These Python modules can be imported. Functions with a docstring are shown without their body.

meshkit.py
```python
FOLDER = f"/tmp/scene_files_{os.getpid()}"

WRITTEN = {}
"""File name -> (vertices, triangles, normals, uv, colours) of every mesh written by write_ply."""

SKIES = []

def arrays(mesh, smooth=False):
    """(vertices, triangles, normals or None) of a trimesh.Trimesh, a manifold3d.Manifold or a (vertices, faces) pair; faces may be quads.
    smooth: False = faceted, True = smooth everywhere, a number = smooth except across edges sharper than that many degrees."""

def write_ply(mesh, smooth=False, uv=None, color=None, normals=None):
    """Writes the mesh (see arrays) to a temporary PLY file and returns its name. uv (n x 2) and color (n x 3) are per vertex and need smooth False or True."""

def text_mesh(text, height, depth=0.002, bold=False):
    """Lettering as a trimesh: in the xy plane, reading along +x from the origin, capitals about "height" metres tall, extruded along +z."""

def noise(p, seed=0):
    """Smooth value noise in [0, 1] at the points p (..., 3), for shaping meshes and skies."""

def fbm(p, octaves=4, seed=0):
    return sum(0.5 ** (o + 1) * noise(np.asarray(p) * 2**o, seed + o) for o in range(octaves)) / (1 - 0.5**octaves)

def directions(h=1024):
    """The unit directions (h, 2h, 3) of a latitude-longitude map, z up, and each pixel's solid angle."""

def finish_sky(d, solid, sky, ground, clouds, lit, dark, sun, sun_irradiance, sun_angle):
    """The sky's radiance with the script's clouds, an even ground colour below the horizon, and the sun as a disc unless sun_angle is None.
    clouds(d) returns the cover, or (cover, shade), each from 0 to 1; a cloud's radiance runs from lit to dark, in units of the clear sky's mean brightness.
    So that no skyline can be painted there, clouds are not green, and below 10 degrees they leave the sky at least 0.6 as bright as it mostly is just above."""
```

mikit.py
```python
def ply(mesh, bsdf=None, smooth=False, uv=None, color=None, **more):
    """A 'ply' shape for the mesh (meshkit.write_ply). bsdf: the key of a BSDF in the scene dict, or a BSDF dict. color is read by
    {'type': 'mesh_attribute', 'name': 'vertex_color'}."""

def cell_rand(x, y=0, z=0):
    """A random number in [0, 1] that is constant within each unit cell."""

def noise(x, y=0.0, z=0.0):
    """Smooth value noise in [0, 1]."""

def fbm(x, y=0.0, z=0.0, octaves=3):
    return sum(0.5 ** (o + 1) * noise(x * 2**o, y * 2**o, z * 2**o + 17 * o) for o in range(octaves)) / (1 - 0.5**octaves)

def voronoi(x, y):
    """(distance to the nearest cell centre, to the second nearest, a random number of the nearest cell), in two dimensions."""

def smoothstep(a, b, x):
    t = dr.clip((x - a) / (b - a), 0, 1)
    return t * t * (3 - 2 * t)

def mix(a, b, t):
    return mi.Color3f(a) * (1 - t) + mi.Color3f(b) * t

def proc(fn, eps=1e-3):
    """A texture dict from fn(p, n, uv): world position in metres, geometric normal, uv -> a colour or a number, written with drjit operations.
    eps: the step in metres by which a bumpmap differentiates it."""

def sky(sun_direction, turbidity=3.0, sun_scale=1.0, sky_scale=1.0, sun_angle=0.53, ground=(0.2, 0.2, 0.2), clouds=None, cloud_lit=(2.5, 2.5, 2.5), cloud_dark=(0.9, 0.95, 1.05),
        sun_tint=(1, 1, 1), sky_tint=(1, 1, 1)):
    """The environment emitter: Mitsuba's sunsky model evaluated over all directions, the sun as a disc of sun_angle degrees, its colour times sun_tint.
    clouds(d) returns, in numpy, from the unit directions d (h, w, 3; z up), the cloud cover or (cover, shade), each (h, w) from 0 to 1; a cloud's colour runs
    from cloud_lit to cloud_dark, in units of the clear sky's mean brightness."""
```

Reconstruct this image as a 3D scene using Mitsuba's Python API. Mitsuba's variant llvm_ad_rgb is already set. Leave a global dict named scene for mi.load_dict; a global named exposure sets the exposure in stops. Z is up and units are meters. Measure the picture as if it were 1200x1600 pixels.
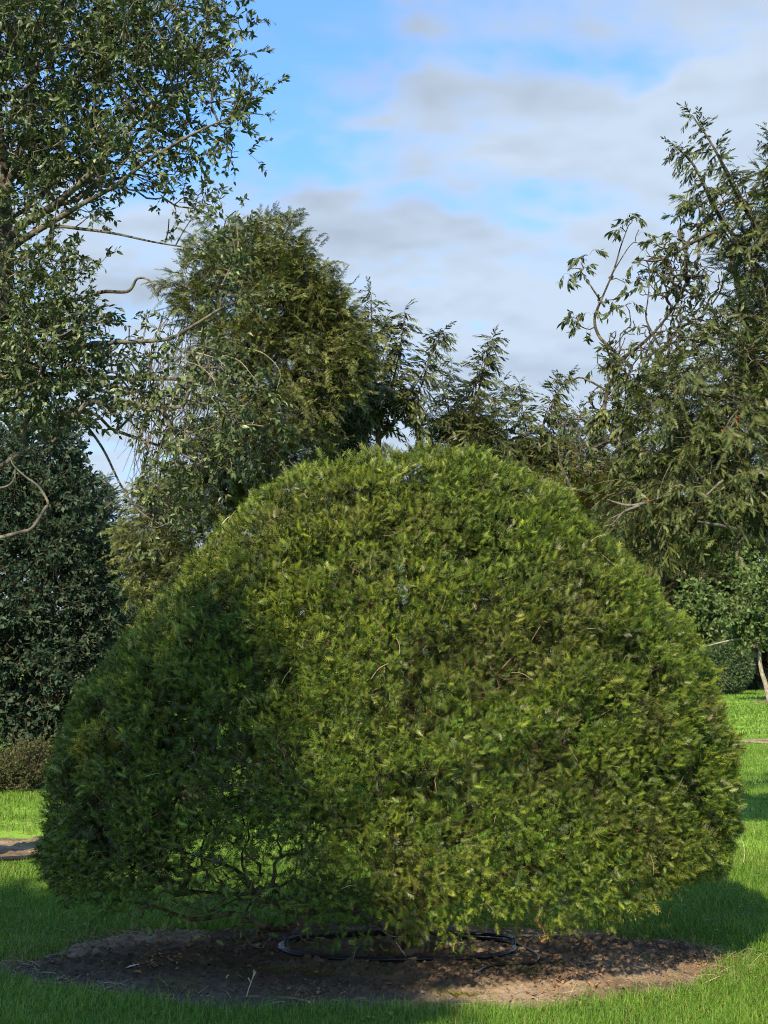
import math
import numpy as np
import drjit as dr
import mitsuba as mi
import mikit
import meshkit
from mikit import noise, fbm, smoothstep, mix

T = mi.ScalarTransform4f
scene, labels = {}, {}

# ------------------------------------------------------------------ camera, sky, exposure
EYE, PITCH, FOCAL = 1.6, math.atan(220 / 2400), 2400.0      # focal length in pixels of the 1200 x 1600 photograph
scene['camera'] = {
    'type': 'perspective', 'fov': math.degrees(2 * math.atan(800 / FOCAL)), 'fov_axis': 'y', 'near_clip': 0.05, 'far_clip': 2000.0,
    'to_world': T().look_at(origin=[0, 0, EYE], target=[0, math.cos(PITCH), EYE + math.sin(PITCH)], up=[0, 0, 1])}
SUN = np.array([-0.29, -0.74, 0.58])
SUN = SUN / np.linalg.norm(SUN)


def clouds(d):
    z = np.maximum(d[..., 2], 0.0)
    k = 1.0 / (z + 0.16)
    q = np.stack([d[..., 0] * k, d[..., 1] * k, np.full_like(z, 0.3)], -1)
    warp = meshkit.fbm(q * 2.1 + 3.1, 3, 5)[..., None] - 0.5
    n1 = meshkit.fbm(q * [1.9, 2.2, 1] + warp * 1.2 + [5.3, 1.0, 0], 6, 11)
    n2 = meshkit.fbm(q * [6.5, 7.0, 1] + warp * 3.0 + [1.7, 9.2, 0], 5, 23)
    az = np.arctan2(d[..., 0], d[..., 1])
    el = np.arcsin(np.clip(d[..., 2], -1, 1))
    bias = 0.24 - 4.3 * (np.clip(el, 0, 0.43) - 0.28) + 1.6 * np.clip(az, -0.4, 0.4) * np.clip(1.6 - np.abs(az), 0, 1)
    n3 = meshkit.fbm(q * [17.0, 19.0, 1] + warp * 5.0 + [4.4, 3.1, 0], 4, 67)
    cover = np.clip((n1 * 0.42 + n2 * 0.35 + n3 * 0.23 - 0.5) * 5.0 + 0.62 + bias, 0, 1)
    cover = cover * cover * (3 - 2 * cover) * 0.84 + 0.12
    shade = np.clip((meshkit.fbm(q * [2.6, 4.0, 1] + warp + [8.1, 2.2, 0], 5, 41) - 0.47) * 1.8 + (n3 - 0.5) * 0.9 + (n2 - 0.5) * 0.8 + 0.1, 0, 1)
    return cover, shade


scene['sky'] = mikit.sky(SUN, turbidity=3, clouds=clouds, cloud_lit=(0.98, 1.16, 1.37), cloud_dark=(0.64, 0.76, 0.91), sun_scale=0.76, sky_tint=(0.60, 0.95, 1.36))
exposure = 2.84

# ------------------------------------------------------------------ helpers


def P(x, y, Y):
    """The point at ground distance Y (metres) seen at photograph pixel x, y."""
    u, v = (x - 600) / FOCAL, (800 - y) / FOCAL
    c, s = math.cos(PITCH), math.sin(PITCH)
    k = Y / (c - v * s)
    return np.array([u * k, Y, EYE + k * (s + v * c)])


def G(x, y):
    """The point of the ground (z = 0) seen at pixel x, y."""
    a = math.atan((y - 800) / FOCAL) - PITCH
    return P(x, y, EYE / math.tan(a))


def unit(v):
    return v / (np.linalg.norm(v, axis=-1, keepdims=True) + 1e-12)


def frames(direction, rng, up=None, roll=None):
    """Frames (n,3,3): columns side, along, normal. along = direction, normal near 'up', rolled at random by roll radians."""
    a = unit(direction)
    ref = np.broadcast_to(np.array([0, 0, 1.0]) if up is None else up, a.shape) + rng.normal(0, 0.02, a.shape)
    s = unit(np.cross(a, ref))
    n = np.cross(s, a)
    if roll is not None:
        t = rng.uniform(-roll, roll, len(a))[:, None]
        s, n = s * np.cos(t) + n * np.sin(t), n * np.cos(t) - s * np.sin(t)
    return np.stack([s, a, n], -1)


def scatter(v, f, pos, fr, scale, tint=None, vc=None):
    """Copies of the template (v, f) as one vertex and face array; with per-copy tints times per-vertex colours."""
    n, m = len(pos), len(v)
    sc = np.broadcast_to(np.asarray(scale, float).reshape(-1, 1, 1), (n, 1, 1))
    V = np.einsum('nij,mj->nmi', fr, v) * sc + pos[:, None]
    F = (f[None] + (np.arange(n) * m)[:, None, None]).reshape(-1, 3)
    C = None
    if tint is not None:
        C = np.broadcast_to(tint[:, None], (n, m, 3)) * (1 if vc is None else vc[None])
        C = np.clip(C.reshape(-1, 3), 0, 1)
    return V.reshape(-1, 3), F, C


def join(parts):
    V, F, C, k = [], [], [], 0
    for v, f, c in parts:
        V.append(v); F.append(f + k); C.append(c); k += len(v)
    return np.vstack(V), np.vstack(F), (None if C[0] is None else np.vstack(C))


def tube(p, r, sides=6):
    p = np.asarray(p, float)
    t = unit(np.gradient(p, axis=0))
    a = unit(np.cross(t, np.where(np.abs(t[:, 2:]) < 0.9, [0, 0, 1.0], [1.0, 0, 0])))
    b, ang = np.cross(t, a), np.arange(sides) * 2 * np.pi / sides
    v = p[:, None] + np.broadcast_to(r, (len(p),))[:, None, None] * (np.cos(ang)[None, :, None] * a[:, None] + np.sin(ang)[None, :, None] * b[:, None])
    i, j = np.meshgrid(np.arange(len(p) - 1), np.arange(sides), indexing='ij')
    q = np.stack([i * sides + j, i * sides + (j + 1) % sides, (i + 1) * sides + (j + 1) % sides, (i + 1) * sides + j], -1).reshape(-1, 4)
    caps = [[0, k + 1, k] for k in range(1, sides - 1)] + [[len(p) * sides - sides, len(p) * sides - sides + k, len(p) * sides - sides + k + 1] for k in range(1, sides - 1)]
    return v.reshape(-1, 3), np.vstack([q[:, [0, 1, 2]], q[:, [0, 2, 3]], caps]), None


def smooth_path(p, n=6):
    """Catmull-Rom through the points."""
    p = np.asarray(p, float)
    if len(p) < 3:
        return np.linspace(p[0], p[-1], n)
    q = np.vstack([2 * p[0] - p[1], p, 2 * p[-1] - p[-2]])
    out = []
    for i in range(1, len(q) - 2):
        t = np.linspace(0, 1, n, endpoint=False)[:, None]
        a, b, c, d = q[i - 1], q[i], q[i + 1], q[i + 2]
        out.append(0.5 * (2 * b + (c - a) * t + (2 * a - 5 * b + 4 * c - d) * t**2 + (3 * b - a - 3 * c + d) * t**3))
    return np.vstack(out + [p[-1:]])


def put(key, mesh, bsdf, smooth=False, **said):
    v, f, c = mesh
    scene[key] = mikit.ply((v, f), bsdf, smooth=smooth, color=c)
    if said:
        labels[key] = said


COUNT = {}


def group_of(name, mesh, bsdf):
    v, f, c = mesh
    scene[name] = {'type': 'shapegroup', 'foliage': mikit.ply((v, f), bsdf, smooth=False, color=c)}


def instances(key, groups, pos, fr, scale, rng):
    n = len(pos)
    pick = rng.integers(0, len(groups), n)
    sc = np.broadcast_to(scale, (n,))
    M = np.zeros((n, 4, 4))
    M[:, :3, :3] = fr * sc[:, None, None]
    M[:, :3, 3] = pos
    M[:, 3, 3] = 1
    for i in range(n):
        COUNT[key] = COUNT.get(key, 0) + 1
        scene[f'{key}__{COUNT[key]:03d}'] = {'type': 'instance', 'group': {'type': 'ref', 'id': groups[pick[i]]}, 'to_world': T(M[i].tolist())}
    labels[key] = {'kind': 'stuff'}


def in_blobs(blobs, n, rng, hollow=0.0):
    """n points spread through a union of ellipsoids: rows (centre, radii, weight)."""
    w = np.array([b[2] * np.prod(b[1]) ** 0.8 for b in blobs])
    k = rng.choice(len(blobs), n, p=w / w.sum())
    d = unit(rng.normal(size=(n, 3)))
    r = (hollow + (1 - hollow) * rng.random(n)) ** (1 / 2.4)
    c, rad = np.array([b[0] for b in blobs]), np.array([b[1] for b in blobs])
    return c[k] + d * r[:, None] * rad[k]


def blob(x, y, Y, rx, ry, depth=None, w=1.0):
    """An ellipsoid of crown: pixel centre and half sizes at distance Y, and its half depth in metres."""
    s = Y / FOCAL
    return (P(x, y, Y), np.array([rx * s, depth or 0.8 * rx * s, ry * s]), w)


def grow(limbs, pts, rng, bf=0.35, tip=0.0025, power=2.3):
    """Joins the points to the limbs (paths with radii) by a balanced spanning tree: (nodes, parents, radii, limb meshes)."""
    nodes, par, rmin, path = [], [], [], []
    for p, r in limbs:
        p = np.asarray(p)
        at = -1
        if nodes:
            d = np.linalg.norm(np.array(nodes) - p[0], axis=1)
            at = int(d.argmin())
        for i, q in enumerate(p):
            path.append(0 if at < 0 else path[at] + np.linalg.norm(q - nodes[at]))
            nodes.append(q); par.append(at); rmin.append(r[i]); at = len(nodes) - 1
    n0, N = len(nodes), len(pts)
    nodes, par, path = np.vstack([nodes, pts]), np.array(par + [-1] * N), np.concatenate([path, np.zeros(N)])
    best, who = np.full(N, 1e9), np.zeros(N, int)
    for j in range(0, n0):
        c = np.linalg.norm(pts - nodes[j], axis=1) + bf * path[j]
        m = c < best
        best[m], who[m] = c[m], j
    done = np.zeros(N, bool)
    order = []
    for _ in range(N):
        i = int(np.where(done, 1e9, best).argmin())
        done[i] = True
        k = n0 + i
        par[k] = who[i]
        path[k] = path[who[i]] + np.linalg.norm(nodes[k] - nodes[who[i]])
        order.append(k)
        c = np.linalg.norm(pts - nodes[k], axis=1) + bf * path[k]
        m = (c < best) & ~done
        best[m], who[m] = c[m], k
    acc = np.zeros(n0 + N)
    rad = np.zeros(n0 + N)
    kids = np.zeros(n0 + N, int)
    for k in order[::-1]:
        rad[k] = max(tip, acc[k] ** (1 / power))
        acc[par[k]] += rad[k] ** power
        kids[par[k]] += 1
    rad[:n0] = rmin
    return nodes, par, rad, n0, kids


def twig_mesh(nodes, par, rad, n0, rng, sides=5, bend=0.12):
    """Every grown segment as a bent tapered tube of two pieces."""
    k = np.arange(n0, len(nodes))
    a, b = nodes[par[k]], nodes[k]
    ra = np.minimum(rad[par[k]], rad[k] * 1.35)
    rb = rad[k]
    L = np.linalg.norm(b - a, axis=1, keepdims=True)
    m = (a + b) / 2 + rng.normal(0, 1, a.shape) * L * bend
    t = unit(b - a)
    s = unit(np.cross(t, np.where(np.abs(t[:, 2:]) < 0.9, [0, 0, 1.0], [1.0, 0, 0])))
    w = np.cross(t, s)
    ang = np.arange(sides) * 2 * np.pi / sides
    ring = np.cos(ang)[None, :, None] * s[:, None] + np.sin(ang)[None, :, None] * w[:, None]
    V = np.stack([a[:, None] + ring * ra[:, None, None], m[:, None] + ring * ((ra + rb) / 2)[:, None, None], b[:, None] + ring * rb[:, None, None]], 1)
    f = []
    for i in range(2):
        for j in range(sides):
            q = [i * sides + j, i * sides + (j + 1) % sides, (i + 1) * sides + (j + 1) % sides, (i + 1) * sides + j]
            f += [[q[0], q[1], q[2]], [q[0], q[2], q[3]]]
    f = np.array(f)
    F = (f[None] + (np.arange(len(k)) * 3 * sides)[:, None, None]).reshape(-1, 3)
    return V.reshape(-1, 3), F, None


def limb(px, Y, r0, r1, n=7):
    """A limb through pixels at one distance (or at one distance per pixel)."""
    Ys = np.broadcast_to(Y, (len(px),))
    p = smooth_path([P(x, y, d) for (x, y), d in zip(px, Ys)], n)
    return p, np.linspace(r0, r1, len(p))


# ------------------------------------------------------------------ materials
def leaf_bsdf(rough=0.4, spec=0.5, thin=0.5, trans=0.9):
    col = {'type': 'mesh_attribute', 'name': 'vertex_color'}
    gloss = {'type': 'twosided', 'bsdf': {'type': 'principled', 'base_color': col, 'roughness': rough, 'specular': spec}}
    return {'type': 'blendbsdf', 'weight': thin, 'a': gloss, 'b': {'type': 'principledthin', 'base_color': col, 'roughness': 0.6, 'diff_trans': trans}}


scene['needle_leaf'] = leaf_bsdf(0.42, 0.35, 0.2, 0.9)
scene['leather_leaf'] = leaf_bsdf(0.42, 0.55, 0.3, 0.7)
scene['soft_leaf'] = leaf_bsdf(0.5, 0.4, 0.5, 1.0)
scene['grass_leaf'] = leaf_bsdf(0.5, 0.4, 0.5, 1.0)
scene['dry_matter'] = {'type': 'twosided', 'bsdf': {'type': 'principled', 'base_color': {'type': 'mesh_attribute', 'name': 'vertex_color'}, 'roughness': 0.85, 'specular': 0.2}}


def bark(a, b, s, rough=0.85):
    def c(p, n, uv):
        k = fbm(p.x * s, p.y * s, p.z * s * 0.45, 4)
        spots = smoothstep(0.56, 0.66, fbm(p.x * s * 0.6 + 7, p.y * s * 0.6, p.z * s * 0.6, 3))
        return mix(mix(a, b, smoothstep(0.3, 0.7, k)), mi.Color3f(0.24, 0.25, 0.15), spots * 0.5)
    return {'type': 'twosided', 'bsdf': {'type': 'principled', 'base_color': mikit.proc(c), 'roughness': rough, 'specular': 0.25}}


scene['grey_bark'] = bark((0.05, 0.047, 0.04), (0.15, 0.142, 0.122), 30)
scene['brown_bark'] = bark((0.05, 0.032, 0.02), (0.14, 0.09, 0.055), 40)
scene['dark_bark'] = bark((0.035, 0.03, 0.024), (0.09, 0.08, 0.065), 35)
scene['pale_bark'] = bark((0.22, 0.2, 0.15), (0.38, 0.35, 0.27), 30)


def lawn_color(p, n, uv):
    k = fbm(p.x * 1.3, p.y * 1.3, 0.0, 4)
    g = fbm(p.x * 22, p.y * 9, 1.0, 3)
    c = mix((0.08, 0.16, 0.02), (0.14, 0.25, 0.034), smoothstep(0.3, 0.7, k))
    return mix(c, mi.Color3f(0.05, 0.06, 0.02), smoothstep(0.5, 0.8, g) * 0.6)


scene['lawn_ground'] = {'type': 'principled', 'base_color': mikit.proc(lawn_color), 'roughness': 0.9, 'specular': 0.1}


def soil_color(p, n, uv):
    k = fbm(p.x * 1.6 + 3, p.y * 2.4, 0.0, 4)
    g = fbm(p.x * 45, p.y * 45, p.z * 45, 4)
    compost = smoothstep(0.50, 0.62, fbm(p.x * 1.3 + 5, p.y * 2.1, 2.0, 4)) * 0.7          # patches of dark compost
    c = mix((0.135, 0.102, 0.070), (0.245, 0.194, 0.136), smoothstep(0.3, 0.68, k))
    c = mix(c, mi.Color3f(0.065, 0.054, 0.045), compost)
    red = smoothstep(0.55, 0.66, fbm(p.x * 3.1 + 9, p.y * 5.0, 4.0, 4)) * 0.2
    c = mix(c, mi.Color3f(0.10, 0.048, 0.028), red)
    moss = smoothstep(0.62, 0.7, fbm(p.x * 4.2 + 1, p.y * 6.3, 7.0, 3)) * 0.35
    c = mix(c, mi.Color3f(0.10, 0.11, 0.03), moss)
    return c * (0.55 + 0.9 * g)


scene['soil'] = {'type': 'bumpmap', 'bump': mikit.proc(lambda p, n, uv: fbm(p.x * 60, p.y * 60, p.z * 60, 4), eps=2e-3), 'scale': 0.018,
                 'bsdf': {'type': 'principled', 'base_color': mikit.proc(soil_color), 'roughness': 0.95, 'specular': 0.1}}
scene['black_plastic'] = {'type': 'twosided', 'bsdf': {'type': 'principled', 'base_color': {'type': 'rgb', 'value': [0.018, 0.018, 0.018]}, 'roughness': 0.33, 'specular': 0.5}}

# ------------------------------------------------------------------ the ground
BEDS = {'dirt_bed': (-0.05, 8.10, 1.84, 1.10), 'dirt_bed_001': (-4.05, 12.6, 2.1, 0.92), 'dirt_bed_002': (8.0, 27.9, 1.7, 0.9), 'dirt_bed_003': (12.9, 50.0, 1.0, 1.2)}


def bed_edge(name, x, y):
    """Below 1 inside the bed: an oval with a ragged rim."""
    cx, cy, a, b = BEDS[name]
    u, v = (x - cx) / a, (y - cy) / b
    q = np.stack([x * 2.2, y * 3.0, np.zeros_like(x) + cx], -1)
    return np.sqrt(u * u + v * v) + (meshkit.fbm(q, 4, 3) - 0.5) * 0.22


def grid(x0, x1, y0, y1, step):
    xs, ys = np.arange(x0, x1 + step, step), np.arange(y0, y1 + step, step)
    X, Y = np.meshgrid(xs, ys)
    n, m = X.shape
    i, j = np.meshgrid(np.arange(n - 1), np.arange(m - 1), indexing='ij')
    k = i * m + j
    F = np.concatenate([np.stack([k, k + 1, k + m + 1], -1).reshape(-1, 3), np.stack([k, k + m + 1, k + m], -1).reshape(-1, 3)])
    return X.ravel(), Y.ravel(), F


S = 1500.0
put('lawn', (np.array([[-S, -S, 0], [S, -S, 0], [S, S, 0], [-S, S, 0]]), np.array([[0, 1, 2], [0, 2, 3]]), None), 'lawn_ground', kind='structure', label='short green lawn around the clipped bush and the dirt beds')


def soil_height(x, y, e):
    q = np.stack([x, y, np.zeros_like(x)], -1)
    big = meshkit.fbm(q * [2.2, 3.5, 1], 3, 7) - 0.5
    fine = meshkit.fbm(q * 11, 4, 8) - 0.5
    crumbs = np.maximum(meshkit.fbm(q * 34, 3, 9) - 0.52, 0)
    rim = np.clip((1.03 - e) / 0.09, 0, 1)
    return 0.008 + rim * (0.012 + 0.035 * big + 0.035 * fine + 0.085 * crumbs)


BED_SAID = {'dirt_bed': 'oval bed of bare dark and sandy soil under the large clipped bush', 'dirt_bed_001': 'bare soil bed at the far left edge behind the bush',
            'dirt_bed_002': 'thin strip of dark soil in the lawn right of the bush', 'dirt_bed_003': 'small distant soil ring around the slender trunk'}
for name, (cx, cy, a, b) in BEDS.items():
    step = 0.014 if name == 'dirt_bed' else 0.05
    x, y, F = grid(cx - a * 1.2, cx + a * 1.2, cy - b * 1.25, cy + b * 1.25, step)
    e = bed_edge(name, x, y)
    F = F[(e[F] < 1.03).all(1)]
    used = np.unique(F)
    re = np.full(len(x), -1); re[used] = np.arange(len(used))
    z = soil_height(x, y, e)
    put(name, (np.stack([x, y, z], -1)[used], re[F], None), 'soil', smooth=True, kind='structure', label=BED_SAID[name])


def soil_z(x, y):
    x, y = np.atleast_1d(np.asarray(x, float)), np.atleast_1d(np.asarray(y, float))
    e = bed_edge('dirt_bed', x, y)
    return np.where(e < 1.03, soil_height(x, y, e), 0.0)


# ------------------------------------------------------------------ grass
def blade(h, w, lean):
    v = np.array([[-w / 2, 0, 0], [w / 2, 0, 0], [-w * 0.36, lean * 0.35, h * 0.6], [w * 0.36, lean * 0.35, h * 0.6], [0, lean, h]])
    return v, np.array([[0, 1, 3], [0, 3, 2], [2, 3, 4]])


def grass_mesh(x, y, rng, h=(0.035, 0.08), w=0.0034, z=None):
    parts = []
    kind = rng.integers(0, 4, len(x))
    for k, lean in enumerate((0.012, 0.03, 0.05, 0.022)):
        m = kind == k
        n = m.sum()
        v, f = blade(1.0, w / 0.055, lean / 0.055)
        th = rng.uniform(0, 2 * np.pi, n)
        c, s = np.cos(th), np.sin(th)
        fr = np.zeros((n, 3, 3))
        fr[:, 0, 0], fr[:, 0, 1], fr[:, 1, 0], fr[:, 1, 1], fr[:, 2, 2] = c, -s, s, c, 1
        patch = meshkit.noise(np.stack([x[m] * 1.8, y[m] * 1.8, 0 * x[m]], -1), 3)
        hh = rng.uniform(*h, n) * (0.75 + 0.5 * patch)
        mixk = np.clip(rng.normal(0.45, 0.25, n) + (patch - 0.5) * 0.5, 0, 1)[:, None]
        tint = (np.array([0.065, 0.165, 0.018]) * (1 - mixk) + np.array([0.20, 0.34, 0.042]) * mixk)
        dry = rng.random(n) < 0.03 + 0.10 * np.clip((meshkit.noise(np.stack([x[m] * 1.1, y[m] * 1.1, 0 * x[m] + 5], -1), 9) - .55) * 3, 0, 1)
        tint[dry] = [0.32, 0.27, 0.12]
        parts.append(scatter(v, f, np.stack([x[m], y[m], np.zeros(n) if z is None else z[m]], -1), fr, hh, tint))
    return join(parts)


rng = np.random.default_rng(5)
n = 330000
y = 6.55 + (rng.random(n) ** 1.25) * 5.6
x = rng.uniform(-1, 1, n) * (0.29 * y + 0.35)
e = bed_edge('dirt_bed', x, y)
q = np.stack([x * 9, y * 9, 0 * x], -1)
keep = e + (meshkit.noise(q, 5) - 0.5) * 0.10 > 1.0
keep |= (e > 0.9) & (rng.random(n) < 0.10)
keep &= bed_edge('dirt_bed_001', x, y) > 1.0
keep &= rng.random(n) < np.clip(0.55 + 1.6 * (e - 1.0), 0.55, 1.0)
put('grass', grass_mesh(x[keep], y[keep], rng), 'grass_leaf', kind='stuff', category='grass', label='short mown grass blades around the dirt bed')

for k in range(4):
    a, r = rng.uniform(0, 2 * np.pi, 900), 0.75 * np.sqrt(rng.random(900))
    group_of(f'turf_{k}', grass_mesh(r * np.cos(a), r * np.sin(a), rng, (0.03, 0.055), 0.008), 'grass_leaf')
    a, r = rng.uniform(0, 2 * np.pi, 500), 1.9 * np.sqrt(rng.random(500))
    group_of(f'far_turf_{k}', grass_mesh(r * np.cos(a), r * np.sin(a), rng, (0.04, 0.07), 0.03), 'grass_leaf')


def turf(key, y0, y1, step, groups, half):
    ps = []
    yy = y0
    while yy < y1:
        w = half * yy + 2
        for xx in np.arange(-w, w, step):
            ps.append((xx + rng.uniform(-.3, .3) * step, yy + rng.uniform(-.3, .3) * step))
        yy += step
    ps = np.array(ps)
    ok = np.ones(len(ps), bool)
    for b in BEDS:
        ok &= bed_edge(b, ps[:, 0], ps[:, 1]) > 1 + (0.75 if 'far' not in groups[0] else 1.6) / BEDS[b][3] * (0.62 if b == 'dirt_bed_001' else 0.5)
    ps = ps[ok]
    th = rng.uniform(0, 2 * np.pi, len(ps))
    fr = np.zeros((len(ps), 3, 3))
    fr[:, 0, 0], fr[:, 0, 1], fr[:, 1, 0], fr[:, 1, 1], fr[:, 2, 2] = np.cos(th), -np.sin(th), np.sin(th), np.cos(th), 1
    instances(key, groups, np.column_stack([ps, np.zeros(len(ps))]), fr, 1.0, rng)


turf('distant_grass', 12.3, 30, 0.85, [f'turf_{k}' for k in range(4)], 0.28)
turf('distant_grass', 31, 85, 2.3, [f'far_turf_{k}' for k in range(4)], 0.27)
labels['distant_grass'] = {'kind': 'stuff', 'category': 'grass', 'label': 'mown grass of the lawn further back behind the bush'}

# ------------------------------------------------------------------ foliage pieces


def ovate(l, w, fold=0.25, curl=0.15):
    """A leaf blade along +y, folded on its midrib."""
    t = np.array([0, 0.3, 0.62, 1.0])
    half = np.array([0.0, 1.0, 0.82, 0.0]) * w / 2
    zz = -curl * l * t**2
    v = [[0, 0, 0], [0, t[1] * l, zz[1]], [0, t[2] * l, zz[2]], [0, l, zz[3]]]
    for k in (1, 2):
        v += [[-half[k], t[k] * l, zz[k] + fold * half[k]], [half[k], t[k] * l, zz[k] + fold * half[k]]]
    f = [[0, 1, 4], [4, 1, 2], [4, 2, 6], [6, 2, 3], [0, 5, 1], [5, 2, 1], [5, 7, 2], [7, 3, 2]]
    return np.array(v), np.array(f)


def needle(l, w):
    return np.array([[-w / 2, 0, 0], [w / 2, 0, 0], [0, l, -0.08 * l]]), np.array([[0, 1, 2]])


def colours(n, a, b, rng, spread=0.25, bright=0.25):
    k = np.clip(rng.normal(0.5, spread, n), 0, 1)[:, None]
    return (np.array(a) * (1 - k) + np.array(b) * k) * np.exp(rng.normal(0, bright, (n, 1)))


def leafy_spray(rng, n, length, leaf_l, leaf_w, ca, cb, stem=(0.1, 0.08, 0.05), spread=1.0, droop=0.0, sub=0, end=0.0):
    """A twig along +y with n leaves set round it (and sub side twigs)."""
    paths = [smooth_path([[0, 0, 0], [rng.normal(0, .06) * length, length * .5, rng.normal(0.04, .05) * length], [rng.normal(0, .1) * length, length, rng.normal(0, .1) * length - droop * length]], 4)]
    for s in range(sub):
        a = paths[0][rng.integers(1, len(paths[0]) - 1)]
        d = unit(np.array([rng.choice([-1, 1]) * rng.uniform(.6, 1.1), 1, rng.normal(0, .5)]))
        paths.append(smooth_path([a, a + d * length * .25, a + d * length * .5 + [0, .05 * length, -droop * .3 * length]], 3))
    pos, dirs = [], []
    for i in range(n):
        p = paths[i % len(paths)]
        t = (end + (1 - end) * rng.random()) if rng.random() > 0.25 else 1.0
        k = t * (len(p) - 1)
        j = min(int(k), len(p) - 2)
        ax = unit(p[j + 1] - p[j])
        side = unit(np.cross(ax, unit(rng.normal(size=3))))
        pos.append(p[j] + (p[j + 1] - p[j]) * (k - j))
        dirs.append(ax * rng.uniform(.3, .9) + side * spread * rng.uniform(.5, 1.1) + [0, 0, -droop])
    fr = frames(np.array(dirs), rng, roll=0.9)
    half = len(pos) // 2
    tint = colours(n, ca, cb, rng)
    parts = []
    for sel, (fold, curl) in ((slice(0, half), (.3, .12)), (slice(half, n), (.1, .25))):
        v, f = ovate(leaf_l, leaf_w, fold, curl)
        parts.append(scatter(v, f, np.array(pos)[sel], fr[sel], rng.uniform(.65, 1.15, n)[sel], tint[sel]))
    for p in paths:
        v, f, _ = tube(p, np.linspace(0.0028, 0.0012, len(p)) * length / 0.2, 3)
        parts.append((v, f, np.tile(np.array(stem), (len(v), 1))))
    return join(parts)


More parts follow.
